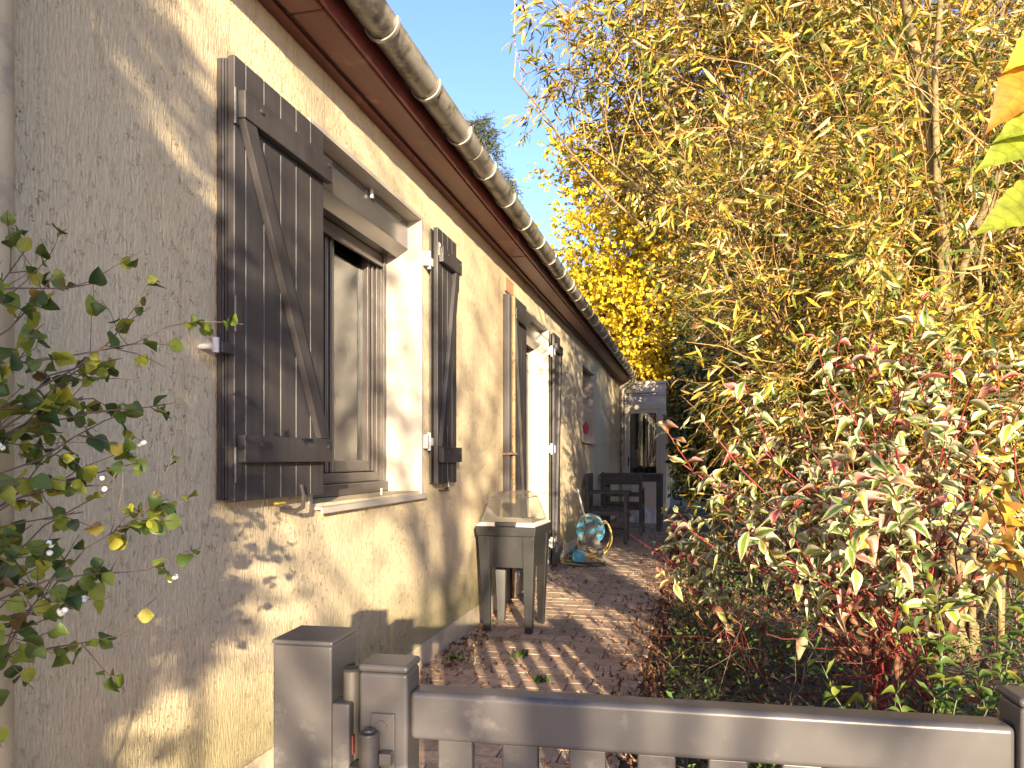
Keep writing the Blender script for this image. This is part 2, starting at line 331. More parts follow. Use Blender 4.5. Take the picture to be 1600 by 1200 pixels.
def leaves(parent, tpls, mat, pos, d, n, size, single=0, name='leaf', mass='foliage', wid=None):
    """the `single` largest leaves in view as objects of their own, the rest as one part"""
    N = len(pos); 
    if N == 0: return
    ap = seen_size(pos, size); order = np.argsort(-ap)
    ones = [i for i in order[:single] if ap[i] >= 9]
    s, dd, nn = frames(d, n); var = RNG.integers(0, len(tpls), N)
    if ones:
        mes = []
        for (V, F, UV) in tpls:
            me = bpy.data.meshes.new(name); me.from_pydata(V.tolist(), [], F.tolist()); l = me.uv_layers.new(name='UVMap')
            l.data.foreach_set('uv', UV[F.ravel()].astype(np.float32).ravel()); me.shade_smooth(); me.materials.append(mat); mes.append(me)
        o0 = origin(parent)
        for i in ones:
            o = bpy.data.objects.new(name, mes[var[i]]); COL.objects.link(o); o.parent = parent
            k = size[i]
            o.matrix_basis = Matrix(((s[i][0]*k, dd[i][0]*k, nn[i][0]*k, pos[i][0]-o0.x), (s[i][1]*k, dd[i][1]*k, nn[i][1]*k, pos[i][1]-o0.y), (s[i][2]*k, dd[i][2]*k, nn[i][2]*k, pos[i][2]-o0.z), (0, 0, 0, 1)))
    keep = np.ones(N, bool); keep[ones] = False
    Vs = []; Fs = []; Us = []; Rs = []; off = 0
    for t, (V, F, UV) in enumerate(tpls):
        ix = np.where(keep & (var == t))[0]
        if len(ix) == 0: continue
        k = size[ix][:, None, None]
        W = pos[ix][:, None, :]+k*(V[None, :, 0:1]*s[ix][:, None, :]+V[None, :, 1:2]*dd[ix][:, None, :]+V[None, :, 2:3]*nn[ix][:, None, :])
        Vs.append(W.reshape(-1, 3)); Fs.append((F[None]+(np.arange(len(ix))*len(V))[:, None, None]+off).reshape(-1, 3))
        Us.append(np.tile(UV, (len(ix), 1))); Rs.append(np.repeat(RNG.random(len(ix)), len(V))); off += len(ix)*len(V)
    if Vs: return raw_mesh(mass, np.concatenate(Vs), np.concatenate(Fs), mat, parent, np.concatenate(Us), np.concatenate(Rs), kind='stuff')
def twigs(name, parent, batches, mat, k=4, kind='stuff'):
    """batches: list of (points (M,n,3), r0, r1) with r0/r1 floats or arrays of M"""
    Vs = []; Fs = []; off = 0
    for P, r0, r1 in batches:
        P = np.asarray(P); m, n, _ = P.shape
        if m == 0: continue
        T = norm(np.gradient(P, axis=1)); ref = np.where(np.abs(T[..., 2:3]) > .85, np.array((1., .1, 0)), np.array((0, 0, 1.)))
        S = norm(np.cross(T, ref)); W = np.cross(T, S)
        r0 = np.broadcast_to(r0, (m,)); r1 = np.broadcast_to(r1, (m,)); t = np.linspace(0, 1, n)
        rr = (r0[:, None]*(1-t)+r1[:, None]*t)[..., None, None]
        a = np.arange(k)*2*math.pi/k
        ring = P[:, :, None, :]+rr*(np.cos(a)[None, None, :, None]*S[:, :, None, :]+np.sin(a)[None, None, :, None]*W[:, :, None, :])
        Vs.append(ring.reshape(-1, 3))
        i, j = np.meshgrid(np.arange(n-1), np.arange(k), indexing='ij')
        q = np.stack([i*k+j, i*k+(j+1) % k, (i+1)*k+(j+1) % k, (i+1)*k+j], -1).reshape(-1, 4)
        Fs.append((q[None]+(np.arange(m)*n*k)[:, None, None]+off).reshape(-1, 4)); off += m*n*k
    return raw_mesh(name, np.concatenate(Vs), np.concatenate(Fs), mat, parent, kind=kind)
def shoot(start, d, length, n=6, wob=.15, grav=0.):
    P = [start]; d = norm(d); L = np.asarray(length).reshape(-1, 1)
    for i in range(n):
        d = norm(d+wob*RNG.normal(size=d.shape)+np.array((0, 0, -grav))); P.append(P[-1]+d*L/n)
    return np.stack(P, 1)
def curve(a, b, n=10, lift=.15, wob=.02):
    """one stem from a to b, arched upward, with a slight wander"""
    a = np.array(a, float); b = np.array(b, float); t = np.linspace(0, 1, n+1)[:, None]
    L = np.linalg.norm(b-a); w = np.cumsum(RNG.normal(size=(n+1, 3))*wob*L/n**.5, 0); w -= t*w[-1]
    return a*(1-t)+b*t+np.array((0, 0, 1))*lift*L*np.sin(t*math.pi)*(1-.3*t)+w*np.sin(t*math.pi)**.5
def sample(B, m, lo=.2, hi=1.):
    """m random points with tangents on a batch of polylines (M,n,3)"""
    M_, n, _ = B.shape; i = RNG.integers(0, M_, m); t = RNG.uniform(lo, hi, m)*(n-1-1e-6); k = t.astype(int); f = (t-k)[:, None]
    return B[i, k]*(1-f)+B[i, k+1]*f, norm(B[i, k+1]-B[i, k])
def spread(tan, amount):
    v = rnd_vec(len(tan)); return norm(tan+amount*v)

# ================================================================== GROUND
g = MB().box(-60, 120, -60, 200, -.6, -.03).build('ground', MT['soil'], None, kind='structure')
MB().box(-5, 9, -14, 1.02, -.0295, -.012).build('bounce_forecourt', M('bounce_gravel', (.52, .47, .40, 1), .9, dirt=(.4, .36, .3, 1), bump=.5, bsc=(90, 90, 90), bd=.01), None, kind='structure')  # unseen pale ground added to bounce fill light onto the shaded wall
path = MB().box(.0, 1.09, 1.021, 13.79, -.029, -.011).build('path', MT['joint'], None, kind='structure')
# pavers: real blocks, long side across the path
PW, PD = .212, .111
def paver_geo(w, d):
    c = .0012; hx, hy = w/2-.003, d/2-.0042
    V = [(-hx, -hy, -.03), (hx, -hy, -.03), (hx, hy, -.03), (-hx, hy, -.03), (-hx, -hy, -c), (hx, -hy, -c), (hx, hy, -c), (-hx, hy, -c),
         (-hx+c, -hy+c, 0), (hx-c, -hy+c, 0), (hx-c, hy-c, 0), (-hx+c, hy-c, 0)]
    F = [(8, 9, 10, 11)]+[(4+i, 4+(i+1) % 4, 8+(i+1) % 4, 8+i) for i in range(4)]+[(i, (i+1) % 4, 4+(i+1) % 4, 4+i) for i in range(4)]
    return V, F
meshes = {}
def paver_mesh(w):
    if w not in meshes:
        V, F = paver_geo(w, PD); me = bpy.data.meshes.new('paver'); me.from_pydata(V, [], F); me.materials.append(MT['paver']); meshes[w] = me
    return meshes[w]
lay = []
for r in range(int(12.7/PD)+1):
    y = 1.03+(r+.5)*PD; x = .004 if r % 2 else .004-PW/2
    while x < 1.075:
        a = max(x, .004); b = min(x+PW, 1.08)
        if b-a > .04: lay.append((round((a+b)/2, 4), y, round(b-a, 3)))
        x += PW
vis = [l for l in lay if l[1] > 1.9]
near = vis[:300]; rest = vis[300:]+[l for l in lay if l[1] <= 1.9]
for (x, y, w) in near:
    o = bpy.data.objects.new('paver', paver_mesh(w)); COL.objects.link(o); o.parent = path
    o.location = (x, y, random.uniform(-.0014, .0014)); o.rotation_euler = (random.gauss(0, .008), random.gauss(0, .006), random.gauss(0, .006))
Vs = []; Fs = []; Rn = []; off = 0
for (x, y, w) in rest:
    V, F = paver_geo(w, PD); dz = random.uniform(-.0014, .0014); tx = random.gauss(0, .006); q = random.random()
    Vs += [(x+a, y+b, c+dz+a*tx) for a, b, c in V]; Fs += [tuple(i+off for i in f) for f in F]; off += 12; Rn += [q]*12
raw_mesh('paver_field', Vs, Fs, MT['paver'], path, rnd=Rn, smooth=False, kind='stuff')

# ================================================================== HOUSE
house = thing('house', (0, 0, 0), 'long single storey house with yellow beige stucco wall, dark shutters and red brown eaves', 'house')
W0, W1, WT = -.6, 13.8, -.26
w1 = (2.335, 3.415, .875, 2.212)      # window opening y0 y1 z0 z1
w2 = (5.57, 6.71, 0.03, 2.225)        # door opening
w3 = (8.9, 10.0, 1.25, 2.17)          # small window
wm = MB()
ys = [W0, w1[0], w1[1], w2[0], w2[1], w3[0], w3[1], W1]
PZ = .118
for i in range(0, 7, 2): wm.box(WT, 0, ys[i], ys[i+1], PZ, 2.60)
for w in (w1, w2, w3):
    if w[2] > PZ: wm.box(WT, 0, w[0], w[1], PZ, w[2])
    wm.box(WT, 0, w[0], w[1], w[3], 2.60)
# weld coplanar pieces so no seams show
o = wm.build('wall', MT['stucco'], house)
pm = MB()
pm.box(WT, .007, W0, w2[0], -.03, PZ-.002); pm.box(WT, .007, w2[1], W1, -.03, PZ-.002)
pm.build('plinth', MT['plinth'], house, bevel=.004)
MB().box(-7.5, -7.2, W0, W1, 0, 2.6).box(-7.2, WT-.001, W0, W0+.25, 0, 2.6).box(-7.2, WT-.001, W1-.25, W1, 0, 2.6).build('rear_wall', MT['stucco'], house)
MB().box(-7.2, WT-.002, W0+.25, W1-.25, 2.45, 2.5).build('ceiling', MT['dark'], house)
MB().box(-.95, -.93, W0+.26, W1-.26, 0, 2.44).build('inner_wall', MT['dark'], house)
# eaves
box('eaves_trim', MT['trim'], house, .001, .045, W0-.2, 13.79, 2.447, 2.475, bevel=.004)
MB().box(.0465, .054, W0-.2, 13.79, 2.458, 2.47).build('eaves_groove', MT['dark'], house)
for i in range(5):
    a = W0-.2+i*2.92; b = min(a+2.913, 13.79)
    box('soffit_board', MT['trim'], house, .056, .172, a, b, 2.452+(i % 2)*.0015, 2.474, bevel=.006)
box('fascia_board', MT['trim'], house, .1735, .185, W0-.2, 13.79, 2.46, 2.62, bevel=.002)
# roof: tiles in rows as a corrugated slope down to the gutter
def roof():
    V = []; F = []; sl = math.tan(R(33)); ny = int((W1+.15-(W0-.2))/.02); courses = 13
    y0 = W0-.2; cl = .34
    for side in (1, -1):
        for c in range(courses):
            base = len(V)
            for e in range(2):
                xa = .262-(c+e)*cl; zz = 2.590+(c+e)*cl*sl+(0.018 if e == 0 else -.0)
                X = xa if side == 1 else -7.9-xa+.25
                for i in range(ny+1):
                    y = y0+i*.02; ph = (y/.235) % 1
                    z = zz+.022*(math.sin(ph*2*math.pi)+.25*math.sin(ph*4*math.pi+1)); V.append((X, y, z))
            for i in range(ny): F.append((base+i, base+i+1, base+ny+1+i+1, base+ny+1+i))
    return V, F
V, F = roof(); o = raw_mesh('roof', V, F, MT['tile'], house, smooth=True)
sm = o.modifiers.new('s', 'SOLIDIFY'); sm.thickness = .014
# gutter
GX, GZ, GR = .247, 2.560, .057
def arc(r, a0, a1, n): return [(GX+r*math.cos(a0+(a1-a0)*i/n), GZ+r*math.sin(a0+(a1-a0)*i/n)) for i in range(n+1)]
prof = arc(GR, R(180), R(362), 16)+[(GX+GR+.004, GZ+.008), (GX+GR-.004, GZ+.012), (GX+GR-.008, GZ+.004)]+arc(GR-.003, R(360), R(180), 16)
lens = [W0-.2, 1.62, 3.49, 6.5, 9.5, 12.4, 13.86]
for i in range(len(lens)-1):
    m_ = MB().prism(prof, lens[i]+.001, lens[i+1]-.001, 'y').build('gutter', MT['zinc'], house, smooth=True)
    if i > 0:
        jp = arc(GR+.0025, R(178), R(364), 16)+arc(GR+.0005, R(364), R(178), 16)
        MB().prism(jp, lens[i]-.022, lens[i]+.022, 'y').build('joint_sleeve', MT['zinc'], m_, smooth=True)
bp = arc(GR+.008, R(172), R(366), 18)+arc(GR+.002, R(366), R(172), 18)
bl = MB().prism(bp, -.009, .009, 'y').box(GX+GR-.004, GX+GR+.008, -.010, .010, GZ+.006, GZ+.014).box(.186, GX-GR+.002, -.011, .011, GZ-.02, GZ+.012)
b0 = None; bpm = bpy.data.meshes.new('gutter_bracket')
for k in range(-5, 27):
    y = 2.397+.44*k
    if b0 is None:
        b0 = bl.build('gutter_bracket', M('bracket_zinc', (.46, .42, .35, 1), .42, metal=.3, dirt=(.22, .19, .14, 1), dsc=20, dth=.55), house, smooth=True); b0.location = (0, y, 0)
    else: copyobj(b0, house, (0, y, 0))
# far end outlet elbow and downpipe
MB().tube([(GX, 13.70, GZ-.03), (GX, 13.72, 2.45), (GX-.02, 13.70, 2.40), (.12, 13.62, 2.32), (.075, 13.60, 2.27), (.07, 13.6, 2.1), (.07, 13.6, 0)], .042, 14).build('rear_downpipe', MT['zinc'], house, smooth=True)
# near downpipe (left edge of the photo)
MB().tube([(.075, 1.045, 0), (.075, 1.045, 1.2), (.075, 1.045, 2.42), (.12, 1.045, 2.47), (GX, 1.045, 2.51)], .05, 24).build('downpipe', MT['pipe'], house, smooth=True)
# ventilation grille
vg = MB(); y0, y1, z0, z1 = 5.10, 5.34, 2.235, 2.335
vg.box(.0005, .012, y0, y1, z0, z0+.012).box(.0005, .012, y0, y1, z1-.012, z1).box(.0005, .012, y0, y0+.012, z0+.0121, z1-.0121).box(.0005, .012, y1-.012, y1, z0+.0121, z1-.0121)
vgo = vg.build('vent_grille', MT['terracotta'], house, bevel=.001)
for i in range(5): box('grille_slat', MT['terracotta'], vgo, .002, .010, y0+.0125, y1-.0125, z0+.020+i*.0145, z0+.027+i*.0145, bevel=.001)
for i in range(7): box('grille_bar', MT['terracotta'], vgo, .0103, .012, y0+.03+i*.03, y0+.036+i*.03, z0+.0125, z1-.0125, bevel=0)

def opening(w, sill=True, box_=True):
    """white reveal lining, roller box, frame, sashes and glass of one opening"""
    y0, y1, z0, z1 = w; t = .006
    rv = MB().box(-.20, .004, y0, y0+t, z0, z1).box(-.20, .004, y1-t, y1, z0, z1).box(-.20, .004, y0+t, y1-t, z1-t, z1)
    rv.box(.0005, .012, y1-.004, y1+.018, z0-.03, z1+.014).box(.0005, .012, y0-.012, y0+.004, z0, z1+.014).box(.0005, .012, y0+.0045, y1-.0045, z1-.004, z1+.014)
    win = rv.build('window', MT['white'], house, bevel=.0015)
    if sill:
        MB().prism([(-.2, z0-.0), (.035, z0-.012), (.035, z0-.034), (.028, z0-.034), (.028, z0-.02), (-.2, z0-.02)], y0+.03, y1+.012, 'y').build('sill', MT['white'], win, bevel=.0015)
    if box_:
        bx = MB().prism([(-.20, z1-.008), (-.062, z1-.008), (-.058, z1-.018), (-.058, z1-.145), (-.115, z1-.182), (-.186, z1-.17), (-.20, z1-.165)], y0+.0065, y1-.012, 'y').build('roller_box', MT['alu'], win, bevel=.0012)
        MB().box(-.197, -.185, y0+.03, y1-.03, z1-.215, z1-.172).box(-.192, -.176, y0+.03, y1-.03, z1-.235, z1-.2155).build('roller_blind', MT['frame'], win, bevel=.002)
    f0, f1, b, h = y0+t+.0005, y1-t-.0005, z0+.002, z1-.02
    fr = MB()
    fr.box(-.25, -.172, f1-.030, f1, b, h).box(-.255, -.196, f1-.062, f1-.0305, b, h)
    fr.box(-.25, -.172, f0, f0+.030, b, h).box(-.255, -.196, f0+.0305, f0+.062, b, h)
    fr.box(-.25, -.15, f0+.0305, f1-.0305, b, b+.05).box(-.255, -.19, f0+.0625, f1-.0625, b+.0505, b+.095)
    fr.box(-.255, -.196, f0+.0625, f1-.0625, h-.05, h)
    fr.build('frame', MT['frame'], win, bevel=.004)
    mid = (f0+f1)/2
    for a, c in ((f0+.066, mid-.001), (mid+.001, f1-.066)):
        s = MB(); zb, zt = b+.098, h-.052; d = .062
        s.box(-.268, -.214, a, a+d, zb, zt).box(-.268, -.214, c-d, c, zb, zt).box(-.268, -.214, a+d, c-d, zb, zb+d-.01).box(-.268, -.214, a+d, c-d, zt-d, zt)
        s.box(-.212, -.205, a+.012, a+.030, zb, zt).box(-.212, -.205, c-.030, c-.012, zb, zt)
        sh = s.build('sash', MT['frame'], win, bevel=.004)
        MB().box(-.247, -.243, a+d-.004, c-d+.004, zb+d-.014, zt-d+.004).build('pane', MT['glass'], win)
    V = []; F = []
    n = 60; zt = h-.05
    for i in range(n+1):
        y = f0+.04+(f1-f0-.08)*i/n
        for z in (z0+.05, zt): V.append((-.295+.018*math.sin(i*1.1)+.008*math.sin(i*2.7), y, z))
    F = [(2*i, 2*i+2, 2*i+3, 2*i+1) for i in range(n)]
    raw_mesh('curtain', V, F, MT['curtain'], win)
    return win
win1 = opening(w1)
MB().box(-.12, -.04, 2.95, 2.965, 2.207, 2.217).box(-.052, -.04, 2.95, 2.965, 2.165, 2.2068).build('blind_hook', MT['whitehw'], win1, bevel=.002)
MB().tube([(-.03, 3.02, .868), (-.03, 3.02, .905)], .006, 8).box(-.06, -.045, 2.93, 2.99, .8682, .874).build('shutter_stop', MT['whitehw'], win1, bevel=.002)
door = opening(w2, sill=False)
win3 = opening(w3)
MB().prism([(-.10+.045*math.cos(a)*(1+.1*math.sin(5*a)), 1.44+.085*math.sin(a)) for a in [i*math.pi/14 for i in range(28)]], w3[1]-.0085, w3[1]-.0062, 'y').build('pink_oval', MT['pink'], win3)  # thin pink oval on the far face of the reveal

def shutter(y0, y1, z0, z1, x0, xf, n, brace, first=None, edges=False, diag=True):
    """planked ledge-and-brace shutter folded against the wall; xf = front face"""
    s = MB(); t = .024
    # backing leaf behind (the second folded leaf) with rebated edges
    s.box(x0, xf-t-.012, y0+.002, y1-.002, z0+.004, z1-.004)
    sh = s.build('shutter', MT['shutter'], house, bevel=.002)
    if edges:
        MB().box(x0+.012, x0+.017, y0-.003, y0+.0015, z0+.01, z1-.01).box(x0+.03, x0+.036, y0-.003, y0+.0015, z0+.01, z1-.01).build('edge_bead', MT['shutter'], sh)
    w = (y1-y0-(first or 0))/(n-(1 if first else 0)); y = y0
    for i in range(n):
        ww = first if (first and i == 0) else w
        MB().box(xf-t, xf, y+.0016, y+ww-.0016, z0, z1).build('plank', MT['shutter'], sh, bevel=.0035, seg=2)
        if i: MB().box(xf-.012, xf-.0035, y-.0013, y+.0013, z0+.003, z1-.003).build('tongue', MT['tongue'], sh)
        y += ww
    hb = .078
    for zc in (z0+.15, z1-.135):
        MB().box(xf+.0005, xf+.027, y0+.012, y1+.012, zc-hb/2, zc+hb/2).build('batten', MT['shutter'], sh, bevel=.003)
        for yy in (y0+.09, y1-.02): MB().prism([(yy+.007*math.cos(a), zc+.012+.007*math.sin(a)) for a in [k*math.pi/4 for k in range(8)]], xf+.0275, xf+.033, 'x').build('bolt', MT['gatemetal'], sh)
    if diag:
        za, zb = z0+.15+hb/2+.001, z1-.135-hb/2-.001
        ya, yb = (y0+.045, y1-.03) if brace < 0 else (y1-.045, y0+.03)     # top y, bottom y
        hw = .031
        MB().prism([(ya-hw, zb), (ya+hw, zb), (yb+hw, za), (yb-hw, za)], xf+.0008, xf+.023, 'x').build('brace', MT['shutter'], sh, bevel=.003)
    return sh
sA = shutter(1.81, 2.325, .915, 2.166, .004, .062, 6, -1, first=.055, edges=True)
for zc in (2.02, 1.44, 1.02):
    MB().tube([(.066, 1.808, zc-.05), (.066, 1.808, zc+.05)], .0055, 10).box(.0625, .0655, 1.813, 1.84, zc-.045, zc+.045).build('hinge', MT['gatemetal'], sA, smooth=True)
MB().box(.058, .066, 1.752, 1.806, 1.325, 1.355).box(.03, .0575, 1.800, 1.8065, 1.33, 1.35).build('catch', MT['shutter'], sA, bevel=.004)
MB().tube([(0, 1.745, 1.342), (.05, 1.745, 1.342)], .008, 10).tube([(.05, 1.745, 1.325), (.05, 1.745, 1.365)], .009, 10).build('holdback', MT['whitehw'], house, smooth=True)
MB().tube([(.085, 2.13, .955), (.088, 2.14, .92), (.08, 2.15, .88), (.05, 2.15, .865)], [.006, .007, .008, .007], 8).tube([(.0, 2.15, .87), (.06, 2.15, .868)], .007, 8).build('catch_hook', MT['gatemetal'], sA, smooth=True)
MB().box(.03, .045, 2.06, 2.11, .893, .900).build('yellow_tab', M('yellow_plastic', (.6, .5, .05, 1), .5), sA, bevel=.002)
sB = shutter(3.52, 3.83, .905, 2.205, .012, .056, 4, 1)
for zc in (1.12, 2.03):
    MB().box(.006, .03, 3.445, 3.475, zc-.035, zc+.035).tube([(.022, 3.487, zc-.045), (.022, 3.487, zc+.045)], .010, 10).box(.018, .024, 3.49, 3.6, zc-.02, zc+.02).build('hinge', MT['whitehw'], sB, bevel=.002)
MB().box(.0578, .0600, 3.53, 3.56, 2.065, 2.13).build('hinge_plate', MT['whitehw'], sB)
MB().tube([(.05, 3.70, .93), (.055, 3.70, .885), (.03, 3.71, .87)], .008, 8).box(.001, .05, 3.69, 3.72, .862, .87).build('catch_hook', MT['gatemetal'], sB, smooth=True)
sC = shutter(5.10, 5.56, .03, 2.205, .004, .062, 5, -1, edges=True)
MB().box(.064, .085, 5.075, 5.098, .05, 2.19).build('worn_edge', MT['oldwood'], sC, bevel=.003)
MB().box(.004, .05, 5.05, 5.096, .03, 2.20).build('folded_leaf', MT['shutter'], sC, bevel=.004)
MB().box(.0, .11, 5.03, 5.045, 1.06, 1.075).build('holdback', MT['oldwood'], house, bevel=.003)
sD = shutter(6.76, 7.08, .03, 2.205, .012, .058, 4, 1)
for zc in (.25, 1.12, 2.03):
    MB().box(.006, .03, 6.705, 6.725, zc-.035, zc+.035).tube([(.035, 6.74, zc-.05), (.035, 6.74, zc+.05)], .012, 10).box(.0595, .064, 6.75, 6.80, zc-.035, zc+.035).build('hinge', MT['whitehw'], sD, bevel=.002)
MB().box(-.2, .03, w2[0]+.001, w2[1]-.001, 0.0, .028).build('door_step', MT['plinth'], house, bevel=.004)
MB().box(.013, .016, w2[0]-.5, w2[1]+.38, .12, .128).build('step_line', MT['plinth'], house)

# ================================================================== ANNEX
an = thing('porch_annex', (.45, 13.8, 0), 'flat roofed cream porch annex with half glazed door at the far end of the path', 'annex')
am = MB(); Y = 13.81
am.box(.05, .135, Y, Y+.06, 0, 1.935).box(.73, .85, Y, Y+.06, 0, 1.935).box(.05, .85, Y, Y+.06, 2.24, 2.40).box(.05, .135, Y, Y+.06, 1.9355, 2.2395).box(.70, .85, Y, Y+.06, 1.9355, 2.2395).box(.1355, .6995, Y, Y+.06, 1.9355, 2.01)
am.box(-2.5, .049, Y, Y+.06, 0, 2.40).box(.79, .849, Y+.0605, Y+2.4, 0, 2.40).box(-2.5, .85, Y+2.4, Y+2.46, 0, 2.4)
am.build('wall', MT['annex'], an, bevel=.003)
box('roof', MT['annex'], an, -2.55, .88, Y-.03, Y+2.5, 2.401, 2.455, bevel=.006)
dm = MB(); dm.box(.137, .19, Y+.004, Y+.05, .01, 1.933).box(.67, .728, Y+.004, Y+.05, .01, 1.933).box(.1905, .6695, Y+.004, Y+.05, 1.86, 1.933).box(.1905, .6695, Y+.004, Y+.05, .01, .62)
ad = dm.build('door', MT['annex'], an, bevel=.003)
box('pane', MT['glass'], ad, .1905, .6695, Y+.02, Y+.026, .6205, 1.8595, bevel=0)
box('door_panel', MT['annex'], ad, .22, .64, Y-.004, Y+.0035, .10, .55, bevel=.004)
MB().box(.152, .172, Y-.012, Y+.0035, .88, 1.06).tube([(.162, Y-.012, 1.0), (.162, Y-.05, 1.0), (.24, Y-.05, 1.0)], .008, 8).build('handle', MT['dark'], ad, bevel=.001)
tw = box('transom_window', MT['annex'], an, .1355, .6995, Y+.012, Y+.05, 2.0105, 2.0395, bevel=.002)
box('pane', M('frosted_pane', (.36, .35, .36, 1), .3), tw, .1355, .6995, Y+.02, Y+.03, 2.04, 2.2, bevel=0)
box('lintel_strip', MT['annex'], an, .06, .84, Y-.014, Y-.0005, 2.20, 2.225, bevel=.003)
MB().box(-.4, .78, Y+.8, Y+.82, 0, 2.38).build('dark_interior', MT['dark'], an)
# things glimpsed behind the glass
for i in range(4): MB().box(.22+.1*i, .235+.1*i, Y+.3, Y+.32, .1, 1.3+.12*(i % 2)).build('stored_pole', MT['oldwood'], an)

# ================================================================== GATE
gp = thing('gate_post', (.665, 1.18, 0), 'thick square grey gate post with flat cap beside the stucco wall', 'gate post')
rz = Matrix.Translation((.656, 1.18, 0)) @ Matrix.Rotation(R(3.4), 4, 'Z')
MB().box(-.0535, .0535, -.0535, .0535, -.03, .722, rz).build('post', MT['gate'], gp, bevel=.004)
MB().box(-.0555, .0555, -.0555, .0555, .7222, .7305, rz).build('cap', MT['gate'], gp, bevel=.003)
MB().box(.0538, .086, -.056, -.020, .505, .628, rz).box(.0538, .070, -.0555, -.038, .492, .5045, rz).build('keeper_plate', MT['gate'], gp, bevel=.004)
MB().box(.0865, .0885, -.046, -.038, .540, .572, rz).build('red_edge', MT['redpaint'], gp)
MB().box(.0895, .1255, -.072, -.040, .519, .530, rz).build('hinge_arm', MT['gatemetal'], gp, bevel=.003)
rb = thing('steel_tube', (.735, 1.235, 0), 'round light grey steel tube standing between gate post and gate', 'tube post')
MB().tube([(.735, 1.160, -.03), (.735, 1.160,   .676)], .0145, 24).build('tube', M('galvanised', (.11, .10, .088, 1), .5, metal=.3, dirt=(.25, .2, .13, 1), dsc=14), rb, smooth=True)
MB().tube([(.735, 1.160, .6765), (.735, 1.160, .680)], .0145, 24).build('tube_cap', MT['dark'], rb, smooth=True)
G0 = Vector((.76, 1.165, 0)); gm = Matrix.Translation(G0) @ Matrix.Rotation(R(3.4), 4, 'Z')
ga = thing('garden_gate', G0, 'low grey metal garden gate with vertical pickets across the paved path', 'gate')
def gpart(name, mat, *d, bevel=.006, seg=3): return MB().box(*d, gm).build(name, mat, ga, bevel=bevel, seg=seg)
gpart('stile', MT['gate'], 0, .084, -.035, .035, .06, .683)
gpart('stile_cap', MT['gate'], -.002, .086, -.037, .037, .6835, .697, bevel=.008)
GL = .995
gpart('stile', MT['gate'], GL, GL+.06, -.035, .035, .06, .683)
gpart('stile_cap', MT['gate'], GL-.002, GL+.062, -.037, .037, .6835, .697, bevel=.008)
gpart('rail', MT['gate'], .0845, GL-.0005, -.026, .026, .572, .652, bevel=.010, seg=4)
gpart('rail', MT['gate'], .0845, GL-.0005, -.026, .026, .10, .17, bevel=.010)
for i in range(8): gpart('picket', MT['gate'], .128+.1095*i, .188+.1095*i, -.010, .010, .171, .5712, bevel=.004, seg=2)
gpart('hinge_plate', MT['gate'], .022, .064, -.0405, -.0352, .505, .618, bevel=.003)
MB().tube([gm @ Vector((.026, -.056, .533)), gm @ Vector((.026, -.056, .592))], .0165, 20).build('hinge_barrel', MT['gatemetal'], ga, bevel=.002)
MB().tube([gm @ Vector((.026, -.056, .5925)), gm @ Vector((.026, -.056, .597))], .009, 16).build('hinge_pin', MT['gatemetal'], ga, bevel=.001)
MB().tube([gm @ Vector((.026, -.056, .515)), gm @ Vector((.026, -.056, .532))], .019, 20).box(.0435, .064, -.060, -.041, .54, .56, gm).build('hinge_collar', MT['gatemetal'], ga, bevel=.002)
MB().tube([gm @ Vector((.042, -.0408, .598)), gm @ Vector((.042, -.043, .598))], .009, 16).build('hinge_screw', MT['gate'], ga)
rp = thing('slim_gate_post', (1.82, 1.26, 0), 'slim grey post closing the right end of the garden gate', 'gate post')
MB().box(.062+GL-.0, .062+GL+.10, -.05, .05, -.03, .70, gm @ Matrix.Translation((.012, .0, 0))).build('post', MT['gate'], rp, bevel=.004)

# ================================================================== PLANTER
pt = thing('planter', (.24, 4.42, 0), 'tall anthracite plastic planter on tapered legs with clear domed lid', 'planter')
Z = Matrix.Translation((.245, 4.40, 0)) @ Matrix.Rotation(R(-3), 4, 'Z')
def rect(hx, hy, z, n=None): return [Z @ Vector(p) for p in ((-hx, -hy, z), (hx, -hy, z), (hx, hy, z), (-hx, hy, z))]
MB().rings([rect(.150, .165, .385), rect(.168, .182, .575)]).build('tub', MT['plastic'], pt, bevel=.005)
MB().rings([rect(.180, .195, .576), rect(.186, .201, .630), rect(.176, .191, .632)]).build('rim', MT['plastic'], pt, bevel=.004)
for sx in (-1, 1):
    for sy in (-1, 1):
        def L(w, hx, hy, z):   # corner leg cross-section, tapering downward
            a = sx*hx; b = sy*hy
            return [Z @ Vector(p) for p in ((a, b, z), (a-sx*w, b, z), (a-sx*w, b-sy*w*.55, z), (a, b-sy*w, z))]
        MB().rings([L(.042, .150, .160, 0), L(.060, .162, .172, .30), L(.072, .1745, .189, .575)]).build('leg', MT['plastic'], pt, bevel=.003)
MB().rings([rect(.178, .193, .6325), rect(.180, .195, .640), rect(.162, .178, .655)]).build('lid_rim', MT['rimclear'], pt, bevel=.002)
lid = MB()
r0, r1, r2 = rect(.158, .172, .656), rect(.112, .125, .80), rect(.070, .100, .832)
lid.rings([r0, r1, r2]); lid.f = [f for f in lid.f if f != (3, 2, 1, 0)]
lid.build('lid', MT['dome'], pt, bevel=.004)
lm = MB()
for a, b in list(zip(r0, r1))+list(zip(r1, r2))+list(zip(r1, r1[1:]+r1[:1]))+list(zip(r2, r2[1:]+r2[:1])): lm.tube([a, b], .0022, 6)
lm.build('lid_edge', MT['dome'], pt)
for sgn in (-1, 1):
    MB().box(-.065, .065, -.012, .012, 0, .026, Z @ Matrix.Translation((0, sgn*.190, .6335))).build('lid_clip', MT['plastic'], pt, bevel=.005)

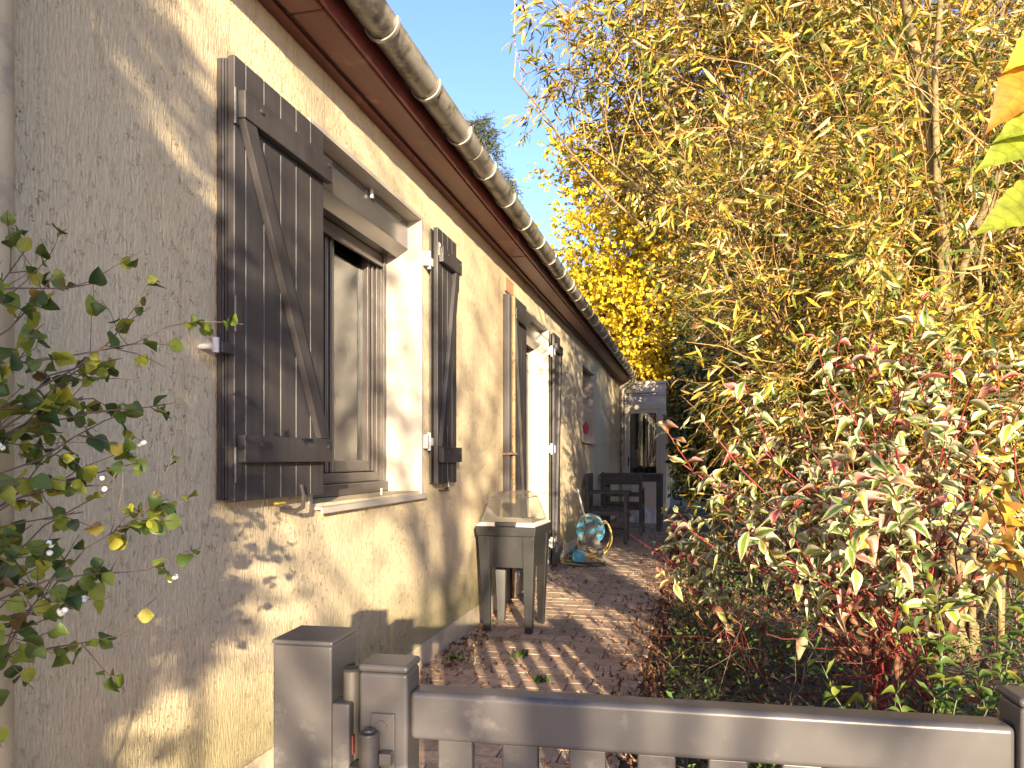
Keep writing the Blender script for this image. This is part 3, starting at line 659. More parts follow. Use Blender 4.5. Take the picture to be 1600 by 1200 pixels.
# ================================================================== HOSE REEL
hr = thing('hose_reel', (.32, 7.35, 0), 'blue and grey hose reel trolley with yellow hose by the wall', 'hose reel')
HC = Vector((.315, 7.35, .325)); tilt = Matrix.Translation(HC) @ Matrix.Rotation(R(10), 4, 'Z') @ Matrix.Rotation(R(6), 4, 'X')
def disc(y, t):
    m = MB(); n = 48
    def ring(ri, ro, a0=0, a1=2*math.pi, k=n, full=True):
        vs = []; 
        for yy in (y, y+t):
            for r_ in (ri, ro):
                for i in range(k+(0 if full else 1)):
                    a = a0+(a1-a0)*i/k; vs.append(tilt @ Vector((r_*math.cos(a), yy, r_*math.sin(a))))
        q = k if full else k+1; fs = []
        for i in range(k):
            j = (i+1) % q
            fs += [(i, j, q+j, q+i), (2*q+i, 3*q+i, 3*q+j, 2*q+j), (q+i, q+j, 3*q+j, 3*q+i), (i, 2*q+i, 2*q+j, j)]
        if not full: fs += [(0, q, 3*q, 2*q), (q-1, 3*q-1, 4*q-1, 2*q-1)]
        m.add(vs, fs)
    ring(.118, .142); ring(.02, .072)
    for s in range(8):
        a = s*math.pi/4+.2; ring(.071, .119, a-.24, a+.24, 6, False)
    return m
disc(-.085, .008).build('drum_flange', MT['blue'], hr, bevel=.0015); disc(.085, .008).build('drum_flange', MT['blue'], hr, bevel=.0015)
MB().tube([tilt @ Vector((0, -.075, 0)), tilt @ Vector((0, .084, 0))], .062, 24).build('drum', MT['blue'], hr, smooth=True)
coil = []
for i in range(600):
    a = i*2*math.pi/24; lay_ = i//150; coil.append(tilt @ Vector(((.078+.017*lay_)*math.cos(a), -.062+.125*abs(((i/150) % 2)-1), (.078+.017*lay_)*math.sin(a))))
MB().tube(coil, .0085, 6).build('hose', MT['yhose'], hr, smooth=True)
loop = [tilt @ Vector(p) for p in ((.12, 0, .05), (.17, -.02, .06), (.205, -.04, -.02), (.21, -.05, -.11), (.17, -.05, -.20), (.10, -.04, -.255), (0, -.02, -.275), (-.09, .0, -.24), (-.12, .02, -.15), (-.1, .03, -.08))]
def smoothpts(p, n=6):
    out = []; P = [p[0]]+list(p)+[p[-1]]
    for i in range(1, len(P)-2):
        for k in range(n):
            t = k/n; a, b, c, d = P[i-1], P[i], P[i+1], P[i+2]
            out.append(.5*((2*b)+(c-a)*t+(2*a-5*b+4*c-d)*t*t+(3*b-a-3*c+d)*t**3))
    return out+[P[-1]]
MB().tube(smoothpts(loop), .0085, 8).build('hose_loop', MT['yhose'], hr, smooth=True)
MB().tube(smoothpts([p+Vector((-.02, .05, .015)) for p in loop[:8]]), .0085, 8).build('hose_loop', MT['yhose'], hr, smooth=True)
for yy in (-.115, .105):
    pr = [(-.04, .07), (.0, .10), (.035, .08), (.05, .02), (.06, -.06), (.115, -.16), (.15, -.30), (.155, -.325), (.115, -.325), (.09, -.25), (.045, -.175), (0, -.155), (-.05, -.175), (-.085, -.22), (-.12, -.245), (-.15, -.235), (-.12, -.15), (-.06, -.05)]
    MB().prism(pr, yy, yy+.012, 'y', tilt).build('side_frame', MT['greypl'], hr, bevel=.003)
for yy in (-.10, .10):
    hp = [tilt @ Vector((-.035, yy, .05)), tilt @ Vector((-.075, yy, .20)), tilt @ Vector((-.115, yy, .36)), tilt @ Vector((-.13, yy, .385)), tilt @ Vector((-.15, yy*.6, .39)), tilt @ Vector((-.155, 0, .39))]
    MB().tube(smoothpts(hp, 5), .009, 10).build('handle', MT['tube'], hr, smooth=True)
MB().tube([tilt @ Vector((-.115, -.135, -.255)), tilt @ Vector((-.115, -.105, -.255))], .066, 28).build('wheel', MT['blue'], hr, bevel=.006)
MB().tube([tilt @ Vector((-.115, .12, -.255)), tilt @ Vector((-.115, .15, -.255))], .066, 28).build('wheel', MT['blue'], hr, bevel=.006)
cr = Matrix.Rotation(R(-35), 4, 'Y')
MB().box(-.01, .085, -.142, -.130, -.014, .014, tilt @ cr).build('crank', MT['blue'], hr, bevel=.005)
MB().tube([tilt @ cr @ Vector((.075, -.1425, 0)), tilt @ cr @ Vector((.075, -.19, 0))], .012, 12).build('crank_knob', MT['blue'], hr, smooth=True)
MB().tube([tilt @ Vector((0, -.135, 0)), tilt @ Vector((0, -.103, 0))], .022, 18).build('axle_cap', MT['blue'], hr, bevel=.003)
gh = [(.02, 7.35, .20), (.035, 7.2, .10), (.07, 7.02, .02), (.16, 6.98, .012), (.30, 6.93, .012), (.42, 6.99, .012), (.50, 7.05, .012), (.44, 7.10, .022), (.30, 7.12, .012), (.18, 7.16, .012), (.10, 7.22, .012), (.08, 7.4, .012), (.2, 7.55, .012)]
MB().tube(smoothpts([Vector(p) for p in gh], 8), .009, 8).build('garden_hose', MT['ghose'], None, smooth=True, label='dark green hose lying in loops on the pavers below the blue reel', cat='hose')

# ================================================================== TABLE AND CHAIRS
tb = thing('garden_table', (.45, 10.9, 0), 'dark grey slatted wooden garden table standing across the far path', 'table')
TX0, TX1, TY0, TY1, TZ = .03, .90, 10.5, 11.2, .81
for i in range(7): box('top_slat', MT['wood'], tb, TX0, TX1, TY0+.1*i+.003, TY0+.1*i+.097, TZ-.025, TZ, bevel=.003)
for yy in (TY0+.03, TY1-.05): box('apron', MT['wood'], tb, TX0+.08, TX1-.08, yy, yy+.022, TZ-.11, TZ-.0255)
for xx in (TX0+.01, TX1-.08):
    for yy in (TY0+.02, TY1-.09): box('leg', MT['wood'], tb, xx, xx+.07, yy, yy+.07, 0, TZ-.0255, bevel=.004)
def chair(loc, rot, label):
    ch = thing('garden_chair', loc, label, 'chair', 'grey wooden garden chairs at the table')
    T = Matrix.Translation(loc) @ Matrix.Rotation(rot, 4, 'Z')
    def b(name, *d, m=None): MB().box(*d, T if m is None else T @ m).build(name, MT['wood'], ch, bevel=.003)
    w = .25
    for sx in (-1, 1):
        b('leg', sx*w-.022, sx*w+.022, -.26, -.215, 0, .845); b('leg', sx*w-.022, sx*w+.022, .2, .245, 0, .60)
        b('armrest', sx*w-.032, sx*w+.032, -.214, .27, .601, .625); b('side_rail', sx*w-.012, sx*w+.012, -.2145, .1995, .34, .40)
        b('stretcher', sx*w-.012, sx*w+.012, -.2145, .1995, .12, .155)
    pr = [(-.226, .68), (.226, .68)]+[(.226-.452*i/12, .80+.035*math.sin(math.pi*i/12)) for i in range(13)]
    MB().prism(pr, -.25, -.225, 'y', T).build('backrest', MT['wood'], ch, bevel=.003)
    b('back_rail', -.226, .226, -.25, -.225, .52, .58)
    for i in range(5): b('seat_slat', -.226, .226, -.2+.085*i, -.125+.085*i, .405, .425)
    for yy in (-.24, .21): b('seat_rail', -.226, .226, yy, yy+.022, .34, .40)
    return ch
chair((.395, 10.15, 0), 0, 'grey wooden armchair seen from behind in front of the far table')
chair((.30, 9.15, 0), R(-88), 'grey wooden armchair standing sideways against the stucco wall')
# white sheet under the table
V = []; n = 26
for i in range(n):
    for j in range(n):
        u, v = i/(n-1), j/(n-1); ed = min(u, 1-u, v, 1-v)
        z = .004+min(.26, ed*1.4)*(.75+.35*math.sin(u*7+v*3)*math.cos(v*6))+.02*math.sin(u*23+v*11)*(ed > .02)
        V.append((.30+.5*u+.03*math.sin(v*9), 11.75+.6*v+.03*math.sin(u*8), max(z, .003)))
F = [(i*n+j, (i+1)*n+j, (i+1)*n+j+1, i*n+j+1) for i in range(n-1) for j in range(n-1)]
raw_mesh('plastic_sheet', V, F, MT['tarp'], None); bpy.data.objects['plastic_sheet']['label'] = 'crumpled whitish plastic sheet lying on the path behind the far table'; bpy.data.objects['plastic_sheet']['category'] = 'sheet'

# ================================================================== PLANTS
lin = lambda w, n=6: [w*math.sin(math.pi*min(1, (i/(n-1))**.8))**.8 if 0 < i < n-1 else 0.0 for i in range(n)]
T_WIL = [leaf_tpl(lin(.084, 4), .2, d_, 0, c_) for d_, c_ in ((.25, .05), (.5, -.1), (-.1, .12))]
T_WIL2 = [leaf_tpl([0, .085, 0], .2, .3), leaf_tpl([0, .1, 0], .1, -.1)]
T_DOG = [leaf_tpl([0, .10, .175, .19, .15, .075, 0], f_, d_, w_, c_) for f_, d_, w_, c_ in ((.22, .35, .03, 0), (.45, .1, .05, .1), (.1, .7, .04, 0), (.7, .25, .02, -.08), (.3, -.15, .06, 0), (1.0, .5, .05, .1))]
T_DEAD = [leaf_tpl([0, .14, .2, .17, .08, 0], f_, d_, w_, c_) for f_, d_, w_, c_ in ((.7, .8, .06, .1), (1.0, .3, .05, -.2), (.8, 1.1, .08, .1))]
T_ROUND = [leaf_tpl([0, .27, .40, .44, .42, .33, .18, 0], f_, d_, w_, c_) for f_, d_, w_, c_ in ((.12, .2, .04, 0), (.3, .1, .06, .08), (.05, .55, .05, 0), (.5, .3, .05, -.05))]
T_MAPLE = [leaf_tpl([0, .40, 0], .15, .3), leaf_tpl([0, .42, 0], .1, .1)]
T_OVAL = [leaf_tpl([0, .22, 0], .2, .3), leaf_tpl([0, .24, 0], .1, .1)]
T_CHERRY = [leaf_tpl([0, .06, .12, .16, .19, .21, .22, .225, .222, .215, .20, .185, .165, .14, .11, .08, .045, .02, 0], .16, .25, .006, 0, .05)]
T_NEEDLE = [leaf_tpl([0, .12, 0], .1, .1)]
UP = np.array((0, 0, 1.))
def leaf_normals(n, up=.6): return norm(rnd_vec(n)+UP*up)

def filter_house(pos, extra=None):
    ok = ~((pos[:, 0] < .36) & (pos[:, 2] < 2.72+np.maximum(0, .2-pos[:, 0])*.7) & (pos[:, 1] < 14)) & (np.linalg.norm(pos-CAM, axis=1) > .6)
    return ok if extra is None else ok & extra(pos)

def shrub(name, base, label, cat, limb_ends, leaf_mat, tpl, twig_mat, bark_mat, r0=.02, n_sec=100, sec_len=(.4, .9), n_twig=1000, twig_len=(.2, .5),
          per=8, size=(.05, .08), single=0, lift=.1, grav=.04, up=.4, start_spread=.12, trunk_name='trunk', keep=None, wob=.14, lo=.35, r_sec=.006, r_tw=.0016, group=None, limbk=8, tw_spread=1.2, starts=None, leaf_spread=.9, bare=None, tseg=5, tk=4):
    t = thing(name, base, label, cat, group)
    limbs = []
    for q, e in enumerate(limb_ends):
        s = np.array(base)+np.array((RNG.uniform(-1, 1), RNG.uniform(-1, 1), 0))*start_spread if starts is None else np.array(starts[q])
        limbs.append(curve(s, e, 10, lift*RNG.uniform(.3, 1.2), .05))
    LB = np.stack(limbs)
    twigs(trunk_name, t, [(LB, r0, r0*.22)], bark_mat, limbk, kind=None)
    p, tg = sample(LB, n_sec, lo, 1.); S = shoot(p, spread(tg, .8), RNG.uniform(*sec_len, n_sec), 6, wob, grav)
    if keep is not None: S = S[keep(S[:, -1]) & keep(S[:, 3])]
    both = [(S, r_sec, r_sec*.35)]
    p, tg = sample(S, n_twig, .1, 1.); Tw = shoot(p, spread(tg, tw_spread), RNG.uniform(*twig_len, n_twig), tseg, wob, grav)
    if keep is not None:
        ok = keep(Tw[:, -1]) & keep(Tw[:, 2]); Tw = Tw[ok]
    both.append((Tw, r_tw, r_tw*.5))
    if bare:
        p, tg = sample(LB, bare, .2, 1.); Bt = shoot(p, spread(tg, 1.0), RNG.uniform(*twig_len, bare)*1.8, 6, wob, grav); both.append((Bt[filter_house(Bt[:, -1], keep)], r_tw, r_tw*.4))
    both = [(B[filter_house(B[:, -1]) & filter_house(B[:, 2])], a, b) for B, a, b in both]; Tw = both[1][0]
    twigs('twig', t, both, twig_mat, tk)
    m = len(Tw)*per; p, tg = sample(Tw, m, .1, 1.)
    d = spread(tg, leaf_spread)-np.array((0, 0, .35)); n = leaf_normals(m, up); sz = RNG.uniform(*size, m)
    ok = filter_house(p, keep); leaves(t, tpl, leaf_mat, p[ok], d[ok], n[ok], sz[ok], single)
    return t, Tw

# ---- willow: the big golden shrub willow filling the right of the picture
def wkeep(p):   # crown limits, over the path it hangs only high up
    thin = RNG.random(len(p)) < np.where((p[:, 0] < 2.0) & (p[:, 2] < 3.3), .75, np.where((p[:, 0] > 2.15) & (p[:, 1] < 4.25) & (p[:, 2] > 1.75), .68, 1.0))
    return thin & (p[:, 0] > np.where(p[:, 2] < 1.9, 1.22, np.where(p[:, 2] < 3.05, 1.05, .2))) & (p[:, 2] > .5) & (p[:, 1] > 2.9)
ends = [(.25, 4.35, 3.35), (.55, 4.5, 3.05), (.75, 4.7, 3.9), (1.0, 4.3, 2.75), (1.15, 4.7, 2.1), (1.35, 5.2, 1.7), (1.4, 5.6, 1.3), (1.6, 5.0, 1.0), (1.5, 4.2, 2.3), (1.7, 4.0, 1.8), (1.9, 3.9, 2.9), (2.1, 3.7, 2.3),
        (2.4, 3.9, 3.4), (2.7, 3.8, 2.5), (3.0, 4.0, 3.4), (3.3, 4.2, 2.2), (3.6, 4.6, 3.0), (3.0, 3.9, 1.7), (2.0, 5.0, 4.3), (1.2, 5.5, 3.9), (2.6, 5.2, 4.9), (1.0, 5.7, 3.0), (3.4, 5.3, 4.5), (1.6, 4.6, 4.7), (2.2, 4.2, 4.2), (3.9, 5.2, 3.6), (1.5, 5.0, 3.1), (1.9, 5.4, 2.2), (3.5, 4.4, 1.3), (1.3, 4.4, 3.5)]
wt, _ = shrub('willow_tree', (2.66, 4.6, 0), 'big golden green willow with narrow drooping leaves arching over the path', 'tree', ends, MT['L_willow'], T_WIL, MT['twig'], MT['bark'],
      r0=.02, n_sec=950, sec_len=(.5, 1.2), n_twig=9200, twig_len=(.22, .5), per=12, size=(.06, .11), single=300, lift=.12, grav=.05, up=.2, keep=wkeep, wob=.17, lo=.3, r_sec=.0042, r_tw=.0012, start_spread=.25, trunk_name='branches', bare=520, tseg=4, tk=3)
MB().tube([(2.66, 4.35, -.02), (2.58, 4.2, .9), (2.55, 4.12, 1.6), (2.52, 4.10, 2.27), (2.44, 4.08, 2.85), (2.33, 4.06, 3.4), (2.25, 4.1, 4.4)], [.048, .038, .033, .029, .026, .022, .014], 12).build('trunk', MT['bark'], wt, smooth=True)
MB().tube([(2.55, 4.12, 1.75), (2.66, 4.08, 2.15), (2.80, 4.05, 2.55), (2.86, 4.05, 3.1)], [.022, .019, .016, .010], 10).build('limb', MT['bark'], wt, smooth=True)
MB().tube([(2.50, 4.10, 2.3), (2.46, 4.0, 2.9), (2.5, 3.95, 3.7)], [.018, .015, .010], 10).build('limb', MT['bark'], wt, smooth=True)

# ---- yellow tree behind the annex
def blob_tree(name, base, label, center, rad, n_limb, n_sec, n_twig, per, size, lm, tpl, bark, twm, r0=.09, group=None, cat='tree', keep=None, single=0, up=.5, trunkh=.35, shell=.55, **kw):
    c = np.array(center); e = rnd_vec(n_limb)*np.array(rad)*RNG.uniform(shell, .92, (n_limb, 1))+c
    st = [np.array(base)+np.array((0, 0, (c[2]-base[2])*RNG.uniform(.1, trunkh*2))) for _ in e]
    t, tw = shrub(name, base, label, cat, list(e), lm, tpl, twm, bark, r0=r0*.4, n_sec=n_sec, n_twig=n_twig, per=per, size=size, starts=st, group=group, up=up, keep=keep, single=single, trunk_name='branches', tseg=3, tk=3, **kw)
    MB().tube([base, (np.array(base)+c)/2, c], [r0, r0*.75, r0*.4], 10).build('trunk', bark, t, smooth=True)
    return t
blob_tree('hazel_tree', (2.4, 17.2, 0), 'bright yellow autumn tree rising behind the far end of the roof', (.85, 17.0, 5.1), (3.3, 2.2, 4.7), 60, 900, 9500, 8, (.09, .14), MT['L_yellow'], T_MAPLE, MT['bark'], MT['browntwig'], sec_len=(.8, 1.6), twig_len=(.4, .9), r_sec=.012, r_tw=.004, up=.2)
# ---- spruce behind the roof
def spruce(base, h, rad, label):
    t = thing('spruce_tree', base, label, 'tree'); b = np.array(base, float)
    MB().tube([base, tuple(b+(0, 0, h))], [.16, .02], 8).build('trunk', MT['darkbark'], t, smooth=True)
    n = 420; z = RNG.uniform(.15, 1, n)**.9; a = RNG.uniform(0, 6.28, n); L = rad*(1-z)*RNG.uniform(.75, 1.1, n)+.12
    s = b+np.stack([0*z, 0*z, z*h], 1); d = np.stack([np.cos(a), np.sin(a), .25+0*a], 1)
    S = shoot(s, d, L, 6, .05, .12); p, tg = sample(S, 3600, .1, 1.); Tw = shoot(p, spread(tg, .7), RNG.uniform(.15, .4, 3600), 3, .08, .12)
    twigs('twig', t, [(S, .012, .004), (Tw, .005, .002)], MT['darkbark'], 3)
    p, tg = sample(Tw, 26000, 0, 1.); leaves(t, T_NEEDLE, MT['L_spruce'], p, spread(tg, 1.0), leaf_normals(len(p)), RNG.uniform(.07, .13, len(p)))
spruce((-3.4, 16.4, 0), 8.85, 3.8, 'tall blue green spruce showing above the roof tiles')
# ---- dark evergreen shrubs that close the view behind the willow
ev = [((2.0, 8.8, 0), (1.95, 8.8, 1.5), (1.0, 1.1, 1.45), 'dark evergreen shrub beside the far end of the path'),
      ((3.4, 8.0, 0), (3.4, 8.0, 1.6), (1.3, 1.1, 1.6), 'dark evergreen shrub behind the willow stems'),
      ((5.2, 8.6, 0), (5.2, 8.6, 1.9), (1.5, 1.2, 1.9), 'broad dark evergreen shrub at the right edge behind the dogwood'),
      ((2.2, 12.2, 0), (2.1, 12.2, 2.3), (1.25, 1.3, 2.2), 'tall dark evergreen shrub right of the cream annex')]
for i, (b, c, r_, lb) in enumerate(ev):
    blob_tree('evergreen_shrub', b, lb, c, r_, 22, 230, 2300, 9, (.07, .11), MT['L_evergreen'], T_OVAL, MT['darkbark'], MT['browntwig'], r0=.05, group='evergreen shrubs behind the willow', sec_len=(.3, .8), twig_len=(.2, .45), up=.5, cat='shrub',
              keep=lambda p: (p[:, 0] > 1.02) & (p[:, 2] > .03))
blob_tree('alder_tree', (6.4, 13.5, 0), 'thin dark green tree with sky showing through at the upper right', (6.2, 13.5, 5.4), (2.8, 2.2, 4.6), 26, 300, 3000, 8, (.09, .14), MT['L_evergreen'], T_OVAL, MT['darkbark'], MT['browntwig'], sec_len=(.8, 1.5), twig_len=(.4, .8), r_sec=.012, r_tw=.004)
blob_tree('ash_tree', (4.4, 14.6, 0), 'tall olive yellow tree standing behind the willow crown', (3.7, 14.4, 5.6), (3.7, 2.4, 5.0), 40, 560, 6000, 9, (.11, .17), MT['L_willow'], T_OVAL, MT['darkbark'], MT['browntwig'], sec_len=(.8, 1.6), twig_len=(.4, .9), r_sec=.012, r_tw=.004)

# ---- variegated red stemmed dogwood
def from_px(px, py, d):      # helper used only to choose stem tips at their real distance
    u = (px-800)/1150; v = -(py-715)/1150
    return CAM+d*np.array((-math.sin(YAW)+u*math.cos(YAW), math.cos(YAW)+u*math.sin(YAW), v))
def dogwood(base, tips, label, n_side=3, singles=300, base_spread=.16):
    t = thing('dogwood_shrub', base, label, 'shrub', 'variegated dogwoods along the path')
    st = np.stack([curve(np.array(base)+np.array((RNG.uniform(-1, 1), RNG.uniform(-1, 1), 0))*base_spread, e, 12, .06, .05) for e in tips])
    twigs('stem', t, [(st, RNG.uniform(.0035, .0055, len(st)), .0022)], MT['redtwig'], 7, kind=None)
    m = len(st)*n_side; p, tg = sample(st, m, .35, .95); side = shoot(p, spread(tg, .75)+UP*.35, RNG.uniform(.18, .42, m), 6, .10, -.02)
    extra = len(st)*8; p2, tg2 = sample(st, extra, .1, .7); bare = shoot(p2, spread(tg2, .9), RNG.uniform(.15, .5, extra), 6, .16, .0)
    side = side[(side[:, -1, 0] > 1.06) & (side[:, 3, 0] > 1.06)]; bare = bare[bare[:, -1, 0] > 1.02]
    twigs('twig', t, [(side, .0024, .0014), (bare, .0019, .0009)], MT['redtwig'], 5)
    P = []; D = []; N = []; S = []
    for B, lo, pairs in ((st, .55, 8), (side, .2, 6)):
        for row in B:
            tilt_ = RNG.uniform(0, 3.14)
            for k in range(pairs):
                f = lo+(1-lo)*(k/(pairs-1))**.8; x = f*(len(row)-1-1e-6); i = int(x); q = row[i]+(row[i+1]-row[i])*(x-i); tg_ = norm(row[i+1]-row[i])
                a = tilt_+k*math.pi/2+RNG.normal()*.2; u = norm(np.cross(tg_, (.3, .2, 1.)));  w = np.cross(tg_, u); s_ = math.cos(a)*u+math.sin(a)*w
                for sg in (1, -1):
                    if RNG.random() < .12: continue
                    dd = norm(sg*s_+tg_*(.35+.9*(k == pairs-1))+np.array((0, 0, -.12))+RNG.normal(size=3)*.18)
                    P.append(q); D.append(dd); N.append(norm(tg_*.9+UP*.5+RNG.normal(size=3)*.35)); S.append(RNG.uniform(.045, .105)*(1-.25*(k == pairs-1)))
    P, D, N, S = map(np.array, (P, D, N, S))
    ok = (P+D*S[:, None])[:, 0] > .98
    leaves(t, T_DOG, MT['L_dog'], P[ok], D[ok], N[ok], S[ok], singles)
    md = len(st)*7; p, tg = sample(st, md//2, .3, .75); p3, tg3 = sample(bare, md//2, .5, 1.); p = np.concatenate([p, p3])
    leaves(t, T_DEAD, MT['L_dead'], p, rnd_vec(len(p))*.5-UP, rnd_vec(len(p)), RNG.uniform(.05, .085, len(p)), 0, mass='withered_leaves')
    return t
tips = [(1440, 470, 2.5), (1275, 530, 2.5), (1545, 560, 2.3), (1360, 640, 2.6), (1290, 610, 2.8), (1180, 690, 2.7), (1100, 660, 2.7), (1060, 720, 2.9), (1130, 790, 2.7), (1220, 760, 2.4), (1300, 720, 2.3), (1400, 700, 2.2),
        (1480, 640, 2.4), (1590, 690, 2.2), (1530, 760, 2.1), (1080, 830, 2.8), (1190, 850, 2.5), (1330, 820, 2.2), (1440, 800, 2.1), (1600, 850, 2.1), (1620, 560, 2.6), (1250, 640, 2.9), (1390, 560, 2.7), (1490, 560, 2.7), (1150, 620, 3.1), (1230, 870, 2.3), (1100, 740, 3.0), (1350, 760, 2.7)]
dogwood((2.12, 3.05, 0), [from_px(*q) for q in tips], 'large variegated dogwood with cream edged leaves on red stems beside the path', n_side=3)
tips2 = [(1025, 850, 3.5), (1055, 900, 3.4), (1090, 880, 3.5), (1040, 800, 3.9), (1110, 930, 3.3), (1075, 850, 3.8)]
dogwood((1.55, 3.75, 0), [from_px(*q) for q in tips2], 'small low dogwood with white edged leaves overhanging the path edge', n_side=2, singles=120, base_spread=.08)
tips3 = [(1560, 760, 1.9), (1600, 800, 1.8), (1580, 860, 1.9), (1540, 840, 2.0)]

# ---- snowberry in the left foreground
sb = thing('snowberry_shrub', (.25, .78, 0), 'snowberry bush with round leaves and white berries against the stucco at left', 'shrub')
tipsS = [(235, 480, 1.32), (160, 440, 1.30), (320, 500, 1.36), (270, 630, 1.34), (225, 720, 1.30), (240, 790, 1.28), (200, 990, 1.22), (235, 890, 1.26), (90, 420, 1.26), (40, 440, 1.2), (30, 560, 1.15), (150, 560, 1.26), (60, 650, 1.18), (100, 700, 1.2), (130, 800, 1.2), (70, 880, 1.16),
         (-30, 480, 1.15), (-20, 700, 1.1), (20, 780, 1.12), (90, 960, 1.16), (210, 640, 1.3), (180, 760, 1.24), (10, 940, 1.1), (60, 520, 1.2), (40, 390, 1.25), (130, 620, 1.28), (-10, 600, 1.2), (10, 850, 1.15), (190, 560, 1.31), (110, 860, 1.2), (0, 660, 1.16), (50, 820, 1.15)]
SB = np.stack([curve(np.array((.16, .42, .0))+np.array((RNG.uniform(-.06, .08), RNG.uniform(-.12, .10), RNG.uniform(0, .5))), from_px(*q), 12, .22, .05) for q in tipsS])
SB[:, :, 0] = np.maximum(SB[:, :, 0], .05)
twigs('stem', sb, [(SB, .0028, .0010)], MT['browntwig'], 6, kind=None)
p, tg = sample(SB, 190, .55, 1.); SS = shoot(p, spread(tg, .9), RNG.uniform(.05, .15, 190), 4, .15, .06); SS[:, :, 0] = np.maximum(SS[:, :, 0], .03)
twigs('twig', sb, [(SS, .0010, .0006)], MT['browntwig'], 4)
p, tg = sample(SS, 760, .2, 1.); p2, tg2 = sample(SB, 70, .7, 1.); p = np.concatenate([p, p2]); tg = np.concatenate([tg, tg2])
leaves(sb, T_ROUND, MT['L_snow'], p, spread(tg, .9)-UP*.2, norm(leaf_normals(len(p), .5)+np.array((.45, -.5, .1))), RNG.uniform(.018, .036, len(p)), 300)
V, F = [], []
import bmesh
bm = bmesh.new(); bmesh.ops.create_uvsphere(bm, u_segments=12, v_segments=8, radius=1); bme = bpy.data.meshes.new('berry'); bm.to_mesh(bme); bm.free(); bme.shade_smooth(); bme.materials.append(MT['berry'])
p, tg = sample(SS, 26, .8, 1.)
for q in p:
    for k in range(RNG.integers(1, 5)):
        o = bpy.data.objects.new('berry', bme); COL.objects.link(o); o.parent = sb; s_ = RNG.uniform(.004, .006)
        o.location = Vector(q+RNG.normal(size=3)*.006-np.array((0, 0, .004)))-origin(sb); o.scale = (s_, s_, s_*.9); o.rotation_euler = (RNG.random()*3, RNG.random()*3, 0)

# ---- privet shoots in front
def privet(base, tips, label, size=(.035, .055)):
    t = thing('privet_shoot', base, label, 'plant', 'green privet shoots behind the gate')
    st = np.stack([curve(np.array(base)+np.array((RNG.uniform(-1, 1), RNG.uniform(-1, 1), 0))*.05, e, 14, .05, .05) for e in tips])
    twigs('stem', t, [(st, .0028, .0012)], MT['greentwig'], 6, kind=None)
    P, D, N, S = [], [], [], []
    for row in st:
        for k in range(15):
            f = .3+.7*k/14; x = f*(len(row)-1-1e-6); i = int(x); q = row[i]+(row[i+1]-row[i])*(x-i); tg_ = norm(row[i+1]-row[i]); u = norm(np.cross(tg_, (.3, 1, .2))); w = np.cross(tg_, u); a = k*1.57+RNG.normal()*.2
            for sg in (1, -1):
                P.append(q); D.append(norm(sg*(math.cos(a)*u+math.sin(a)*w)+tg_*.6)); N.append(norm(tg_+UP*.4+RNG.normal(size=3)*.25)); S.append(RNG.uniform(*size))
    leaves(t, T_DOG, MT['L_privet'], *map(np.array, (P, D, N, S)), single=200)
privet((1.86, 1.75, 0), [from_px(*q) for q in ((1250, 985, 1.95), (1400, 900, 1.95), (1465, 960, 1.85), (1440, 860, 2.0))], 'leaning green privet shoots with paired leaves in front of the dogwood')
privet((2.05, 1.9, 0), [from_px(*q) for q in ((1560, 1000, 1.95), (1600, 960, 1.9), (1530, 1060, 1.8), (1590, 900, 2.1))], 'upright green privet shoots right behind the slim gate post')
privet((1.80, 1.62, 0), [from_px(*q) for q in ((1400, 1085, 1.65), (1350, 1100, 1.7), (1460, 1090, 1.6), (1500, 1075, 1.65), (1550, 1090, 1.6))], 'short green privet shoots just above the gate rail', size=(.035, .05))
# ---- yellowing shoot at right
t = thing('spindle_shoot', (2.2, 2.05, 0), 'shoot with large yellow and brown leaves at the right edge', 'plant')
st = np.stack([curve((2.2, 2.05, 0), from_px(*q), 10, .05, .04) for q in ((1540, 760, 2.0), (1600, 790, 1.95), (1585, 700, 2.1), (1620, 860, 1.9))]); twigs('stem', t, [(st, .004, .002)], MT['redtwig'], 6, kind=None)
p, tg = sample(st, 34, .75, 1.); leaves(t, T_DOG, MT['L_big'], p, spread(tg, 1.0)-UP*.5, leaf_normals(34, .3)-np.array((0, .4, 0)), RNG.uniform(.07, .10, 34), 34)
# ---- cherry branch close at right edge
t = thing('cherry_sapling', (1.98, 1.2, 0), 'cherry branch with large serrated green and orange leaves at the right edge', 'tree')
st = np.stack([curve((1.98, 1.2, 0), (1.80, 1.16, 1.62), 12, .01, .02), curve((1.98, 1.2, 0), (1.84, 1.14, 1.45), 12, .01, .02)]); twigs('stem', t, [(st, .008, .003)], MT['browntwig'], 8, kind=None)
cl = [((1655, 80), (1560, 168), .055, 'L_orange'), ((1690, 190), (1546, 222), .06, 'L_cherry'), ((1690, 300), (1545, 325), .062, 'L_cherry'), ((1690, 165), (1576, 180), .05, 'L_cherry'), ((1690, 40), (1588, 70), .05, 'L_cherry')]
for (a, b, s_, mt) in cl:
    A = from_px(*a, 1.06); B = from_px(*b, 1.0); leaves(t, T_CHERRY, MT[mt], np.array([A]), np.array([B-A]), np.array([(.15, -.75, .5)]), np.array([np.linalg.norm(B-A)*1.02]), 0, mass='leaf').pop('kind', None)

